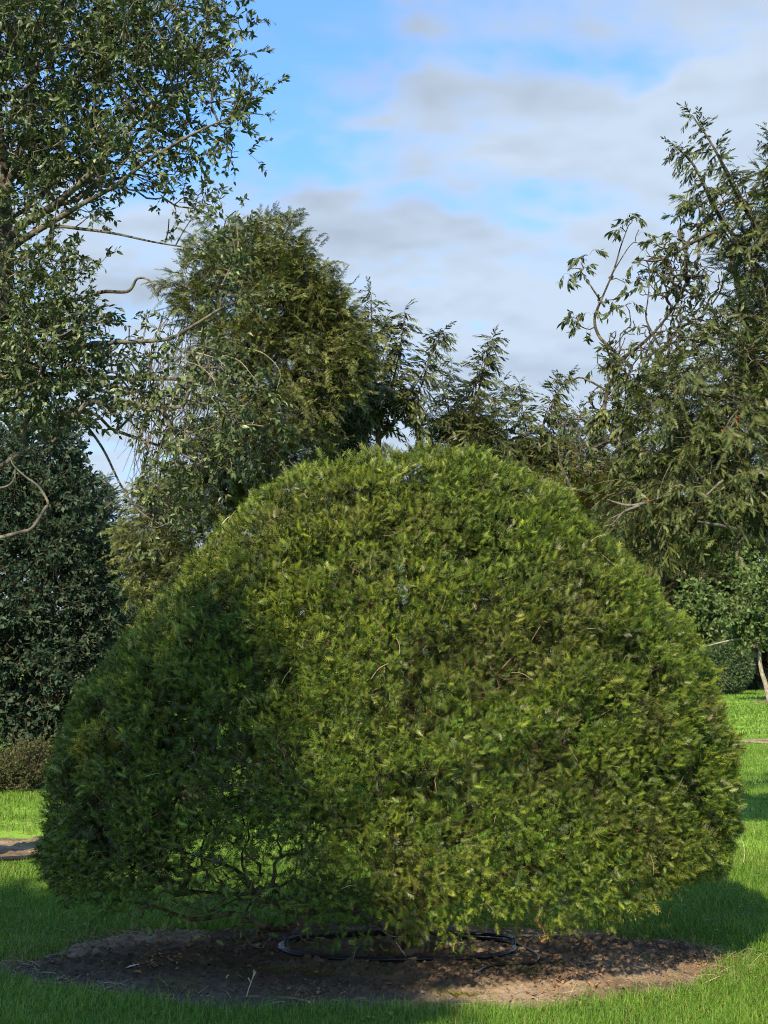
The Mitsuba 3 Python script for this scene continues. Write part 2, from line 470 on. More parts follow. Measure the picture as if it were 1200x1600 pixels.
def sprig(l, needles, nl, nw):
    """A flat yew shoot along +y: two ranks of needles and a stem."""
    v0, f0 = needle(nl, nw)
    V, F, K = [], [], []
    for i in range(needles):
        t = (i + .5) / needles
        side = 1 if i % 2 else -1
        ang = side * math.radians(62 - 34 * t)
        c, s = math.cos(ang), math.sin(ang)
        sc = (0.75 + 0.5 * math.sin(math.pi * min(1, t * 1.05))) * (0.85 + 0.3 * ((i * 7919) % 10) / 10)
        R = np.array([[c, s, 0], [-s, c, 0], [0, 0, 1]])
        w = v0 * sc @ R.T
        w[:, 2] += 0.12 * nl * ((i * 31) % 7 / 7 - .3) * np.array([0, 0, 2])
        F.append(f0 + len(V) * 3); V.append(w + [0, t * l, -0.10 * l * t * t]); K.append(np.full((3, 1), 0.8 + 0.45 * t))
    m = len(V) * 3
    V.append(np.array([[-0.0012, 0, 0], [0.0012, 0, 0], [0, l, -0.1 * l]])); F.append(np.array([[m, m + 1, m + 2]])); K.append(np.full((3, 1), 0.9))
    return np.vstack(V), np.vstack(F), np.hstack([np.vstack(K)] * 3)


def yew_spray(rng, n, length, ca, cb, droop, width=0.5, needles=9, nl=0.03, nw=0.006, sl=0.085):
    """A drooping branchlet with n flat side shoots."""
    t = np.linspace(0, 1, 6)
    bend = rng.normal(0, .12)
    p = np.stack([bend * length * t**2, length * t * (1 - .2 * droop * t), -droop * length * t**1.7 * .6], -1)
    k = np.linspace(0.08, 1, n) * 5 - 1e-6
    j = k.astype(int)
    pos = p[j] + (p[j + 1] - p[j]) * (k - j)[:, None]
    ax = unit(p[j + 1] - p[j])
    side = np.where(np.arange(n) % 2, 1, -1)[:, None] * np.array([[1.0, 0, 0]])
    d = ax * rng.uniform(.5, 1, (n, 1)) + side * width * rng.uniform(.6, 1.6, (n, 1)) + np.array([0, 0, -1.0]) * droop * rng.uniform(.1, .9, (n, 1)) + rng.normal(0, .2, (n, 3))
    d[-1] = ax[-1]
    v, f, vc = sprig(sl, needles, nl, nw)
    big = scatter(v, f, pos, frames(d, rng, roll=.7), rng.uniform(.6, 1.25, n) * (1.1 - .3 * np.linspace(0, 1, n)), colours(n, ca, cb, rng, .3, .22), vc)
    sv, sf, _ = tube(p, np.linspace(.0035, .0012, 6), 3)
    return join([big, (sv, sf, np.tile(np.array([[.09, .065, .04]]), (len(sv), 1)))])


rng = np.random.default_rng(17)
for k in range(6):
    group_of(f'oak_spray_{k}', leafy_spray(rng, 18, 0.19, 0.053, 0.023, (0.038, 0.07, 0.03), (0.125, 0.17, 0.06), spread=.8, sub=1), 'leather_leaf')
    group_of(f'yew_spray_{k}', yew_spray(rng, 9, 0.30, (0.035, 0.055, 0.018), (0.11, 0.135, 0.042), 0.6, needles=14, nl=.026, nw=.012, sl=.13), 'needle_leaf')
    group_of(f'olive_spray_{k}', yew_spray(rng, 24, 0.26, (0.055, 0.082, 0.022), (0.17, 0.20, 0.055), 0.4, width=.7, needles=9, nl=.022, nw=.0065, sl=.065), 'needle_leaf')
    group_of(f'berry_spray_{k}', yew_spray(rng, 10, 0.24, (0.04, 0.065, 0.02), (0.13, 0.165, 0.05), 0.45, needles=12, nl=.021, nw=.009, sl=.09), 'needle_leaf')
    group_of(f'blue_spray_{k}', leafy_spray(rng, 30, 0.32, 0.062, 0.034, (0.024, 0.058, 0.036), (0.07, 0.12, 0.068), spread=1.0, sub=3), 'soft_leaf')
PLUME = [f'plume_spray_{k}' for k in range(5)]
for k in range(5):
    group_of(PLUME[k], yew_spray(rng, 9, 0.30, (0.035, 0.055, 0.018), (0.11, 0.135, 0.042), 0.7, width=.45, needles=22, nl=.022, nw=.010, sl=.10), 'needle_leaf')
for k in range(4):
    group_of(f'pale_spray_{k}', leafy_spray(rng, 26, 0.6, 0.17, 0.11, (0.06, 0.11, 0.03), (0.15, 0.22, 0.07), spread=1.0, sub=3), 'soft_leaf')
    group_of(f'far_spray_{k}', yew_spray(rng, 20, 0.9, (0.022, 0.032, 0.014), (0.07, 0.08, 0.03), 0.5, needles=7, nl=.13, nw=.04, sl=.32), 'needle_leaf')
    group_of(f'gold_spray_{k}', yew_spray(rng, 16, 0.28, (0.09, 0.105, 0.015), (0.2, 0.2, 0.03), 0.3, needles=9, nl=.028, nw=.006, sl=.08), 'needle_leaf')
    group_of(f'walnut_spray_{k}', leafy_spray(rng, 10, 0.12, 0.088, 0.027, (0.06, 0.09, 0.045), (0.14, 0.18, 0.08), spread=.9, droop=.6, end=.6), 'soft_leaf')
    group_of(f'brown_spray_{k}', leafy_spray(rng, 22, 0.25, 0.035, 0.018, (0.04, 0.07, 0.025), (0.11, 0.135, 0.05), spread=1.0, sub=4), 'soft_leaf')


def crown_frames(nodes, par, k, centre, rng, droop=0.0, out=0.7, rnd=0.5):
    d = unit(nodes[k] - nodes[par[k]]) + out * unit(nodes[k] - centre) + rng.normal(0, rnd, (len(k), 3))
    d[:, 2] -= droop
    return frames(d, rng, roll=0.8)


def tree(key, limbs, blobs, n, groups, rng, bark_id, per=1.5, scale=(.8, 1.2), droop=0.0, out=.6, rnd=.5, bf=.35, tip=.0025, hollow=0.0, leaves='leaves', extra=None, bare=None, fork=.05, lead=.75, sure=0, plumes=()):
    """Trunk and limbs, twigs grown to points through the crown, and a spray of leaves at each of them."""
    pts = in_blobs(blobs, n, rng, hollow)
    if extra is not None:
        pts = np.vstack([pts, extra])
    nodes, par, rad, n0, kids = grow(limbs, pts, rng, bf, tip)
    put(f'{key}__trunk', tube(*limbs[0], 10), bark_id, smooth=True)
    for i, (p, r) in enumerate(limbs[1:]):
        put(f'{key}__limb' + (f'_{i:03d}' if i else ''), tube(p, r, 7), bark_id, smooth=True)
    put(f'{key}__twigs', twig_mesh(nodes, par, rad, n0, rng), bark_id, smooth=True, kind='stuff')
    k = np.arange(n0, len(nodes))
    if bare is not None:
        k = k[~bare(nodes[k])]
    c = np.mean([b[0] for b in blobs], 0)
    m = rng.poisson(per, len(k))
    m = np.where(k >= n0 + n, np.maximum(m, sure), m)
    k = np.repeat(k, np.maximum(m, 1 if per >= 1 else m))
    pos = nodes[k] + (nodes[par[k]] - nodes[k]) * rng.random((len(k), 1)) * .6 + rng.normal(0, fork, (len(k), 3))
    instances(f'{key}__{leaves}', groups, pos, crown_frames(nodes, par, k, c, rng, droop, out, rnd), rng.uniform(*scale, len(k)) * np.where(k >= n0 + n, lead, 1.0), rng)
    for i, (px, Y, cnt, big) in enumerate(plumes):                      # leaders: an arching shoot with close drooping side sprays
        cnt, big = int(cnt * 2.3), big * 1.1
        p, r = limb(px, Y, .008, .002, 8)
        put(f'{key}__leader' + (f'_{i:03d}' if i else ''), tube(p, r, 5), bark_id, smooth=True)
        t = np.sort(rng.random(cnt)) ** .85
        j = np.minimum((t * (len(p) - 1)).astype(int), len(p) - 2)
        at = p[j] + (p[j + 1] - p[j]) * (t * (len(p) - 1) - j)[:, None]
        ax = unit(p[j + 1] - p[j])
        sd = unit(np.cross(ax, unit(rng.normal(size=(cnt, 3)))))
        d = ax * rng.uniform(.35, .8, (cnt, 1)) + sd * rng.uniform(.5, 1, (cnt, 1)) + [0, 0, -.35]
        instances(f'{key}__{leaves}', PLUME, at, frames(d, rng, roll=.8), big * (1.15 - .62 * t) * rng.uniform(.6, 1.2, cnt), rng)
        d = np.repeat(ax[-1:], 2, 0) + rng.normal(0, .25, (2, 3))
        instances(f'{key}__{leaves}', PLUME, np.repeat(p[-1:], 2, 0), frames(d, rng, roll=1), big * .5, rng)
    return nodes, par, rad, n0


# ------------------------------------------------------------------ the clipped bush
rng = np.random.default_rng(99)
BC = np.array([0.03, 8.12])
YD = 0.60
left = [(699, 625), (702, 580), (709, 545), (719, 500), (740, 440), (765, 402), (830, 332), (930, 243), (1000, 190), (1080, 132), (1160, 94), (1250, 76), (1340, 70), (1385, 100)]
right = [(699, 645), (702, 690), (707, 740), (724, 805), (770, 880), (840, 950), (900, 1018), (950, 1056), (1030, 1100), (1120, 1132), (1200, 1150), (1290, 1153), (1345, 1130), (1372, 1085)]


def profile(side):
    p = np.array([[abs(x - 610) / FOCAL * 8.12, P(600, y, 8.12)[2]] for y, x in side])
    p[0, 0] = 0
    d = np.concatenate([[0], np.cumsum(np.linalg.norm(np.diff(p, axis=0), axis=1))])
    t = np.linspace(0, d[-1], 80)
    return np.stack([np.interp(t, d, p[:, 0]), np.interp(t, d, p[:, 1])], -1)


PL, PR = profile(left), profile(right)


def dome(th, s):
    """The clipped surface: points from the azimuth th (0 = right, -pi/2 = towards the camera) and s from 0 at the top to 1 at the hem."""
    w = (1 - np.cos(th)) / 2
    k = np.clip(s, 0, 1) * 78.999
    j = k.astype(int)
    t = (k - j)[..., None]
    a = PR[j] * (1 - t) + PR[j + 1] * t
    b = PL[j] * (1 - t) + PL[j + 1] * t
    rz = a * (1 - w[..., None]) + b * w[..., None]
    front = np.clip(-np.sin(th), 0, 1) * np.clip((s - .72) / .28, 0, 1)
    return np.stack([BC[0] + rz[..., 0] * np.cos(th), BC[1] + rz[..., 0] * np.sin(th) * YD, rz[..., 1] - 0.19 * front ** 1.5], -1)


def dome_normal(th, s):
    e = 1e-2
    a, b = dome(th + e, s) - dome(th - e, s), dome(th, np.minimum(s + e, 1)) - dome(th, np.maximum(s - e, 0))
    n = unit(np.cross(b, a))
    flip = ((dome(th, s) - np.array([BC[0], BC[1], 1.2])) * n).sum(-1) < 0
    n[flip] *= -1
    return n


def sample_dome(n):
    out_t, out_s = [], []
    got = 0
    while got < n:
        th, s = rng.uniform(-np.pi, np.pi, n), rng.random(n)
        r = np.abs(dome(th, s)[:, :2] - BC) / [1, YD]
        keep = rng.random(n) < np.linalg.norm(r, axis=1) / 2.0
        keep &= rng.random(n) < np.where(np.sin(th) > .35, .42, 1.0)
        out_t.append(th[keep]); out_s.append(s[keep]); got += keep.sum()
    return np.concatenate(out_t)[:n], np.concatenate(out_s)[:n]


def bush_sprigs(n, lo, hi, size, ca, cb, gap, out, template, rnd=.75):
    th, s = sample_dome(n)
    p, nn = dome(th, s), dome_normal(th, s)
    lump = meshkit.fbm(p * 4.5, 3, 31) * .5 + meshkit.fbm(p * 10, 2, 35) * .5
    hole = meshkit.fbm(p * 6.0 + 4.0, 3, 77)
    keep = hole > gap
    thin = np.clip((.86 - p[:, 2]) / .25, 0, 1) * np.clip((-.30 - p[:, 0]) / .25, 0, 1) * np.clip((p[:, 0] + 1.45) / .35, 0, 1)       # the hem is bare at the front left
    keep &= rng.random(n) > .68 * thin
    hem = np.clip((p[:, 2] - .32) / .2, 0, 1)
    keep &= rng.random(n) < .55 + .45 * hem
    p, nn, lump = p[keep], nn[keep], lump[keep]
    n = len(p)
    depth = rng.uniform(lo, hi, n)
    p = p - nn * (depth + .25 * (.55 - lump))[:, None]
    up = np.array([0, 0, 1.0])
    d = nn * out + up * .35 + rng.normal(0, rnd, (n, 3))
    low = p[:, 2] < .75
    d[low] -= up * .25
    tone = np.clip(meshkit.fbm(p * 2.2, 3, 12), 0, 1)[:, None]
    tint = colours(n, ca, cb, rng, .32, .28) * (.72 + .46 * tone) * [1.0, 1.04, .95]
    yel = (np.clip((meshkit.noise(p * 1.7, 4) - .45) * 2, 0, 1) * rng.random(n))[:, None]
    tint = tint * (1 - .5 * yel) + tint * np.array([1.7, 1.25, .7]) * .5 * yel
    old = (np.clip((meshkit.fbm(p * 3.1 + 2.0, 3, 51) - .5) * 4, 0, 1) * rng.random(n))[:, None]
    tint = tint * (1 - old) + (tint.mean(1, keepdims=True) * np.array([1.05, .98, .35])) * old           # olive brown old growth in patches
    return scatter(template[0], template[1], p, frames(d, rng, up=nn + .3 * up, roll=1.0), rng.uniform(*size, n), tint, template[2])


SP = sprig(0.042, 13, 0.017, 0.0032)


def tuft(l, needles, nl, nw):
    """A shoot tip along +y with needles set all round it."""
    v0, f0 = needle(nl, nw)
    V, F, K = [], [], []
    for i in range(needles):
        t = (i + .5) / needles
        a, b = i * 2.4, math.radians(66 - 40 * t)
        ax = np.array([math.cos(a) * math.sin(b), math.cos(b), math.sin(a) * math.sin(b)])
        sd = unit(np.cross(ax, [0, 1.0, 0]))
        R = np.stack([sd, ax, np.cross(sd, ax)], -1)
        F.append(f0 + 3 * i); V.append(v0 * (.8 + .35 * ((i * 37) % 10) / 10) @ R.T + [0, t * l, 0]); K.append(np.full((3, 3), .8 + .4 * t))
    return np.vstack(V), np.vstack(F), np.vstack(K)


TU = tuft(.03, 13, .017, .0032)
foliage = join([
    bush_sprigs(38000, .01, .06, (.6, 1.1), (.038, .085, .012), (.17, .215, .028), .43, .9, SP, .7),
    bush_sprigs(40000, .01, .07, (.65, 1.15), (.038, .085, .012), (.16, .205, .028), .43, 1.0, TU, .6),
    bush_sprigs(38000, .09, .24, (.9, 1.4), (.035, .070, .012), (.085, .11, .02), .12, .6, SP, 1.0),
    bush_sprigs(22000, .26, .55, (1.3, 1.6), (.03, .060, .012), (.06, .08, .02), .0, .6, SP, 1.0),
    bush_sprigs(450, .0, .03, (1.1, 1.7), (.07, .13, .018), (.19, .22, .03), .38, 1.0, SP, .5)])
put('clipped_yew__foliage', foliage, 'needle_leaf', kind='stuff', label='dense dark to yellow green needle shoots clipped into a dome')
# wood
base = np.array([.12, 8.3, 0.0])
limbs = [(smooth_path([base + [0, 0, -.05], base + [.02, 0, .35], base + [-.05, -.05, .9], base + [.05, 0, 1.6], base + [0, -.05, 2.35]], 8), np.linspace(.10, .02, 33))]
WOOD = [
    ([base + [0, 0, .12], G(520, 1462) + [0, 0, .16], P(440, 1452, 7.95), P(370, 1428, 7.85), P(300, 1436, 7.85), P(235, 1414, 7.8), P(165, 1405, 7.85)], .024, .005),
    ([base + [0, .02, .3], P(470, 1425, 8.1), P(410, 1400, 8.0), P(330, 1395, 7.95), P(255, 1385, 7.9)], .02, .004),
    ([base + [0, 0, .45], P(430, 1410, 8.2), P(370, 1360, 8.2), P(300, 1335, 8.2), P(240, 1320, 8.2)], .017, .004),
    ([base + [.03, 0, .25], base + [.6, -.1, .45], base + [1.1, -.15, .62], base + [1.5, -.1, .8]], .035, .007),
    ([base + [.03, 0, .5], base + [.5, -.4, .8], base + [.85, -.55, 1.2]], .03, .007),
    ([base + [0, 0, .6], P(690, 1200, 7.75), P(725, 1140, 7.6), P(760, 1090, 7.5)], .035, .008),
    ([base + [0, 0, .6], P(640, 1160, 7.8), P(600, 1120, 7.6), P(560, 1080, 7.5)], .03, .008),
    ([base + [0, 0, .9], base + [-.6, -.1, 1.3], base + [-1.0, 0, 1.6]], .03, .006),
    ([base + [0, 0, 1.1], base + [.6, .1, 1.6], base + [.9, 0, 1.9]], .028, .006),
    ([base + [0, .05, .5], base + [-.6, .5, .8], base + [-1.0, .6, 1.2]], .03, .006),
    ([base + [0, .05, .5], base + [.7, .5, .9], base + [1.1, .55, 1.3]], .03, .006),
    ([G(405, 1490) + [0, 0, -.02], G(405, 1490) + [0, .02, .12], P(425, 1445, 8.0)], .018, .012)]
for p, a, b in WOOD:
    p = smooth_path(p, 7)
    limbs.append((p, np.linspace(a, b, len(p))))
th, s = sample_dome(3000)
pts = dome(th, s) - dome_normal(th, s) * rng.uniform(.06, .42, 3000)[:, None]
pts[:, 2] = np.maximum(pts[:, 2], .45)
th, s = rng.uniform(-2.9, -1.75, 900), rng.uniform(.72, 1.0, 900)           # the bare twigs of the hem at the front left
pts = np.vstack([pts, dome(th, s) - dome_normal(th, s) * rng.uniform(.0, .45, 900)[:, None]])
nodes, par, rad, n0, kids = grow(limbs, pts, rng, .4, .0022)
put('clipped_yew__trunk', tube(*limbs[0], 10), 'brown_bark', smooth=True)
for i, (p, r) in enumerate(limbs[1:]):
    put('clipped_yew__limb' + (f'_{i:03d}' if i else ''), tube(p, r, 7), 'brown_bark', smooth=True)
put('clipped_yew__twigs', twig_mesh(nodes, par, rad, n0, rng, bend=.2), 'brown_bark', smooth=True, kind='stuff')
labels['clipped_yew'] = {'label': 'large dome shaped clipped yew bush on the oval dirt bed', 'category': 'bush'}
# pale dead twigs just inside the clipped face
th, s = sample_dome(260)
p, nn = dome(th, s), dome_normal(th, s)
v, f, _ = tube(smooth_path([[0, 0, 0], [.006, .05, .008], [-.004, .11, -.004]], 3), np.array([.0013] * 6 + [.0008]), 3)
ok = ~((p[:, 2] < .7) & (p[:, 0] < -.3))
p, nn = p[ok] - nn[ok] * rng.uniform(-.01, .10, ok.sum())[:, None], nn[ok]
put('clipped_yew__dead_twigs', scatter(v, f, p, frames(nn * .4 + rng.normal(0, .8, p.shape), rng, roll=3), rng.uniform(.4, 1.2, len(p)), colours(len(p), (.16, .12, .07), (.42, .36, .24), rng)), 'dry_matter', kind='stuff')

# ------------------------------------------------------------------ trees
# evergreen oak on the left
rng = np.random.default_rng(7)
D = 11.3
oak_limbs = [
    (smooth_path([P(-190, 1490, 11.2) * [1, 1, 0] + [0, 0, -.1], P(-150, 1100, D), P(-60, 700, D), P(-6, 480, D), P(0, 330, D), P(-12, 150, D), P(-5, -80, D)], 7), np.linspace(.17, .05, 43)),
    limb([(0, 390), (30, 355), (70, 330), (110, 300), (150, 262), (190, 215), (240, 165), (300, 120), (350, 85)], np.linspace(D, D - .6, 9), 0.0360, 0.0064),
    limb([(5, 400), (40, 372), (85, 345), (130, 318), (180, 290), (240, 245), (310, 205), (380, 175)], np.linspace(D, D - .9, 8), 0.0288, 0.0048),
    limb([(0, 330), (20, 270), (45, 190), (55, 110), (90, 30), (110, -40)], np.linspace(D, D - .4, 6), 0.0360, 0.0120),
    limb([(0, 420), (45, 400), (75, 380), (85, 355), (130, 358), (180, 365), (240, 378), (300, 388)], np.linspace(D, D - .5, 8), 0.0216, 0.0048),
    limb([(0, 500), (60, 480), (120, 468), (160, 456), (200, 455), (215, 435), (235, 440), (248, 470)], np.linspace(D, D - .5, 8), 0.0216, 0.0048),
    limb([(0, 545), (80, 545), (175, 535), (260, 530), (300, 510), (350, 480), (395, 463)], np.linspace(D, D - .9, 7), 0.0230, 0.0056),
    limb([(0, 590), (70, 585), (140, 588), (210, 592), (270, 592), (330, 600), (400, 605), (430, 622), (445, 660)], np.linspace(D, D - .8, 9), 0.0230, 0.0040),
    limb([(60, 600), (140, 600), (200, 607), (260, 618), (340, 636), (400, 665)], np.linspace(D - .1, D - .7, 6), 0.0158, 0.0040),
    limb([(-10, 640), (40, 640), (75, 645), (95, 660), (120, 645), (150, 648), (178, 672), (200, 655), (225, 625), (250, 610)], np.linspace(D, D - .5, 10), 0.0202, 0.0056),
    limb([(-10, 735), (40, 703), (60, 692), (85, 688), (95, 660)], D - .1, 0.0187, 0.0096),
    limb([(-20, 845), (30, 832), (50, 825), (70, 795), (75, 785), (60, 760), (40, 745), (22, 728), (16, 715)], D - 1.2, 0.0144, 0.0040),
    limb([(-20, 765), (10, 760), (22, 748), (24, 732)], D - 1.2, 0.0086, 0.0040),
    limb([(178, 672), (230, 690), (280, 705), (340, 702), (395, 700)], np.linspace(D, D - .6, 5), 0.0130, 0.0048),
    limb([(120, 645), (160, 700), (190, 760), (220, 800), (270, 830)], np.linspace(D, D - .4, 5), 0.0115, 0.0040)]
oak_blobs = [blob(60, 60, D, 150, 130, 1.2, 1.3), blob(230, 90, D - .3, 120, 110, .9, 1.1), blob(330, 60, D - .5, 70, 70, .6, .8), blob(365, 170, D - .6, 50, 80, .5, .6), blob(60, 230, D, 110, 90, 1.0, 1.0),
             blob(210, 240, D - .3, 110, 70, .8, .9), blob(290, 310, D - .5, 50, 50, .5, .7), blob(110, 330, D - .3, 110, 45, .7, .35), blob(60, 450, D - .2, 110, 70, .8, .9), blob(100, 540, D - .3, 130, 60, .8, 1.3),
             blob(30, 600, D - .2, 70, 70, .7, 1.0), blob(130, 610, D - .3, 110, 50, .6, .8), blob(250, 640, D - .5, 90, 55, .5, .7), blob(330, 560, D - .8, 60, 60, .4, .9), blob(390, 640, D - .8, 60, 60, .4, 1.1),
             blob(300, 700, D - .6, 80, 40, .4, .8), blob(260, 790, D - .5, 60, 50, .4, .8), blob(380, 430, D - .9, 55, 55, .4, .8), blob(350, 370, D - .7, 50, 45, .4, .6), blob(-80, 250, D, 120, 350, 1.2, .5)]
tree('evergreen_oak', oak_limbs, oak_blobs, 1750, [f'oak_spray_{k}' for k in range(6)], rng, 'grey_bark', per=1.7, scale=(.75, 1.15), out=.35, rnd=.6, bf=.3, tip=.004)
labels['evergreen_oak'] = {'label': 'evergreen oak with leathery leaves and grey limbs at the left edge', 'category': 'tree'}
# bare pale twigs hanging from the oak's long limbs
parts = []
for i in range(5):
    x, y = rng.uniform(270, 430), rng.uniform(540, 640)
    L = rng.uniform(40, 110)
    q = smooth_path([P(x, y, D - .9), P(x + .45 * L, y + .15 * L, D - .95), P(x + .8 * L, y + .55 * L, D - 1.0), P(x + .9 * L + rng.normal(0, 12), y + L, D - 1.0)], 4)
    parts.append(tube(q, np.linspace(.0034, .0012, len(q)), 4))
V, F, _ = join([(v, f, None) for v, f, _ in parts])
put('evergreen_oak__bare_twigs', (V, F, None), 'pale_bark', smooth=True, kind='stuff', label='bare pale twigs hanging from the long lower limbs')


def trunk_line(x, y0, Y, top, r0, r1, lean=0.0):
    a, b = P(x, y0, Y), P(x + lean, top, Y)
    a = np.array([a[0], Y, -.1])
    return smooth_path([a, a * .6 + b * .4 + [.05, 0, 0], b], 10), np.linspace(r0, r1, 21)


def leader(x0, y0, x1, y1, Y, n, wide, rng):
    """Points of a loose conifer leader: along a rising line, with short side branchlets."""
    n = int(n * 1.25)
    t = rng.random(n)
    w = wide * (1 - .75 * t) * rng.normal(0, .6, n)
    s = Y / FOCAL
    a, b = P(x0, y0, Y), P(x1, y1, Y)
    p = a + (b - a) * t[:, None]
    return p + np.stack([w * s, rng.normal(0, .6, n) * wide * s, -np.abs(w) * s * .25], -1)


YEW = [f'yew_spray_{k}' for k in range(6)]
rng = np.random.default_rng(21)
Y1 = 16.0
lim = [trunk_line(300, 1300, Y1, 380, .16, .03, 110), limb([(345, 760), (290, 700), (250, 640)], Y1 - .3, .03, .008), limb([(385, 600), (450, 540), (500, 480)], Y1 - .3, .03, .008), limb([(345, 740), (420, 680), (500, 620)], Y1 - .4, .035, .008)]
bl = [blob(420, 400, Y1, 65, 65, .8, 1.3), blob(360, 410, Y1, 75, 60, .7, 1.2), blob(465, 435, Y1, 55, 55, .7, 1.3), blob(515, 490, Y1, 45, 45, .6, 1.3), blob(500, 460, Y1, 40, 40, .6, 1.2), blob(550, 530, Y1 - .1, 40, 45, .5, 1.3), blob(300, 450, Y1, 45, 70, .5, .8), blob(395, 520, Y1 - .3, 55, 60, .5, 1.2), blob(350, 540, Y1 - .2, 60, 50, .5, 1.0), blob(440, 470, Y1, 85, 60, .9, 1.3), blob(320, 480, Y1, 60, 60, .6, .8), blob(490, 510, Y1, 60, 55, .6, 1.4), blob(470, 580, Y1, 90, 60, .8, 1.3),
      blob(350, 590, Y1 + .2, 80, 60, .6, .7), blob(540, 570, Y1 - .2, 45, 65, .5, 1.4), blob(440, 660, Y1, 100, 60, .9, 1.5), blob(330, 680, Y1, 60, 50, .6, .6), blob(300, 780, Y1, 100, 60, .8, 1.4), blob(240, 850, Y1, 60, 60, .6, 1.6), blob(400, 730, Y1, 90, 50, .8, 1.3), blob(280, 900, Y1, 90, 70, .8, 1.2)]
tree('tall_yew', lim, bl, 3800, [f'olive_spray_{k}' for k in range(6)], rng, 'dark_bark', per=2.6, droop=.3, out=.5, rnd=.7, scale=(.45, .8))
labels['tall_yew'] = {'label': 'tall olive green conifer with drooping sprays behind the oak limbs', 'category': 'tree'}
# thin hanging twigs with sky between them
parts = []
for i in range(170):
    x, y = rng.uniform(225, 340), rng.uniform(480, 700)
    L = rng.uniform(60, 150)
    q = smooth_path([P(x, y, Y1 + .4), P(x - .1 * L + rng.normal(0, 8), y + .4 * L, Y1 + .4), P(x - .25 * L + rng.normal(0, 14), y + L, Y1 + .5)], 4)
    parts.append(tube(q, np.linspace(.006, .002, len(q)), 3))
put('tall_yew__hanging_twigs', join(parts), 'brown_bark', smooth=True, kind='stuff')

rng = np.random.default_rng(22)
Y2 = 17.5
lim = [trunk_line(590, 1300, Y2, 610, .13, .02, 0), limb([(590, 640), (582, 540), (580, 460)], Y2, .015, .003), limb([(590, 680), (620, 570), (633, 490)], Y2, .015, .003), limb([(590, 690), (650, 620), (672, 560), (690, 520)], Y2, .018, .003)]
bl = [blob(570, 610, Y2, 42, 50, .6, 1.3), blob(540, 640, Y2, 50, 60, .6, 1.4), blob(540, 710, Y2, 55, 40, .6, 1.2)]
PL1 = [([(588, 640), (582, 540), (578, 455)], Y2, 42, 1.0), ([(560, 620), (552, 550), (552, 485)], Y2, 34, .9), ([(605, 660), (624, 570), (632, 485)], Y2, 46, 1.0), ([(600, 680), (645, 610), (672, 560), (694, 515)], Y2, 55, 1.0), ([(600, 600), (630, 610), (650, 650), (655, 690)], Y2, 26, .8), ([(590, 570), (605, 530), (603, 500)], Y2, 22, .8)]
tree('feathery_yew', lim, bl, 420, YEW, rng, 'brown_bark', per=1.2, droop=.45, out=.3, rnd=.5, scale=(.6, 1.0), plumes=PL1)
labels['feathery_yew'] = {'label': 'feathery conifer with three thin leaders above the left of the dome top', 'category': 'tree'}

rng = np.random.default_rng(23)
lim = [trunk_line(735, 1300, Y2 + .6, 670, .12, .02, 10), limb([(735, 690), (750, 600), (768, 532)], Y2 + .6, .018, .003), limb([(735, 700), (700, 640), (690, 580)], Y2 + .6, .012, .003)]
bl = [blob(735, 660, Y2 + .6, 34, 45, .5, 1.6), blob(698, 665, Y2 + .6, 25, 40, .5, .8), blob(735, 715, Y2 + .6, 55, 40, .6, 1.2)]
PL2 = [([(735, 700), (745, 600), (770, 528)], Y2 + .6, 60, 1.0), ([(715, 700), (700, 630), (706, 565)], Y2 + .6, 40, .9), ([(755, 710), (778, 650), (787, 595)], Y2 + .6, 34, .8), ([(690, 720), (672, 680), (668, 650)], Y2 + .6, 24, .8)]
tree('feathery_yew_001', lim, bl, 260, YEW, rng, 'brown_bark', per=1.3, droop=.45, out=.3, rnd=.5, scale=(.6, 1.0), plumes=PL2)
labels['feathery_yew_001'] = {'label': 'dark conifer with one leaning tip directly above the dome top', 'category': 'tree'}

rng = np.random.default_rng(24)
Y3 = 18.5
lim = [trunk_line(835, 1300, Y3, 705, .12, .02, 5), limb([(835, 720), (820, 660), (812, 602)], Y3, .012, .003), limb([(838, 720), (855, 640), (885, 600)], Y3, .012, .003)]
bl = [blob(832, 695, Y3, 32, 35, .5, 1.0), blob(850, 740, Y3, 70, 45, .6, 1.6), blob(800, 720, Y3, 40, 40, .6, 1.2)]
PL3 = [([(828, 720), (816, 650), (812, 600)], Y3, 38, .9), ([(838, 720), (856, 645), (888, 588)], Y3, 50, 1.0), ([(860, 730), (880, 685), (905, 640)], Y3, 34, .9), ([(800, 730), (793, 690), (795, 655)], Y3, 24, .8)]
tree('feathery_yew_002', lim, bl, 300, YEW, rng, 'brown_bark', per=1.3, droop=.45, out=.3, rnd=.5, scale=(.6, 1.0), plumes=PL3)
labels['feathery_yew_002'] = {'label': 'low conifer with thin wispy tips above the right shoulder of the dome', 'category': 'tree'}

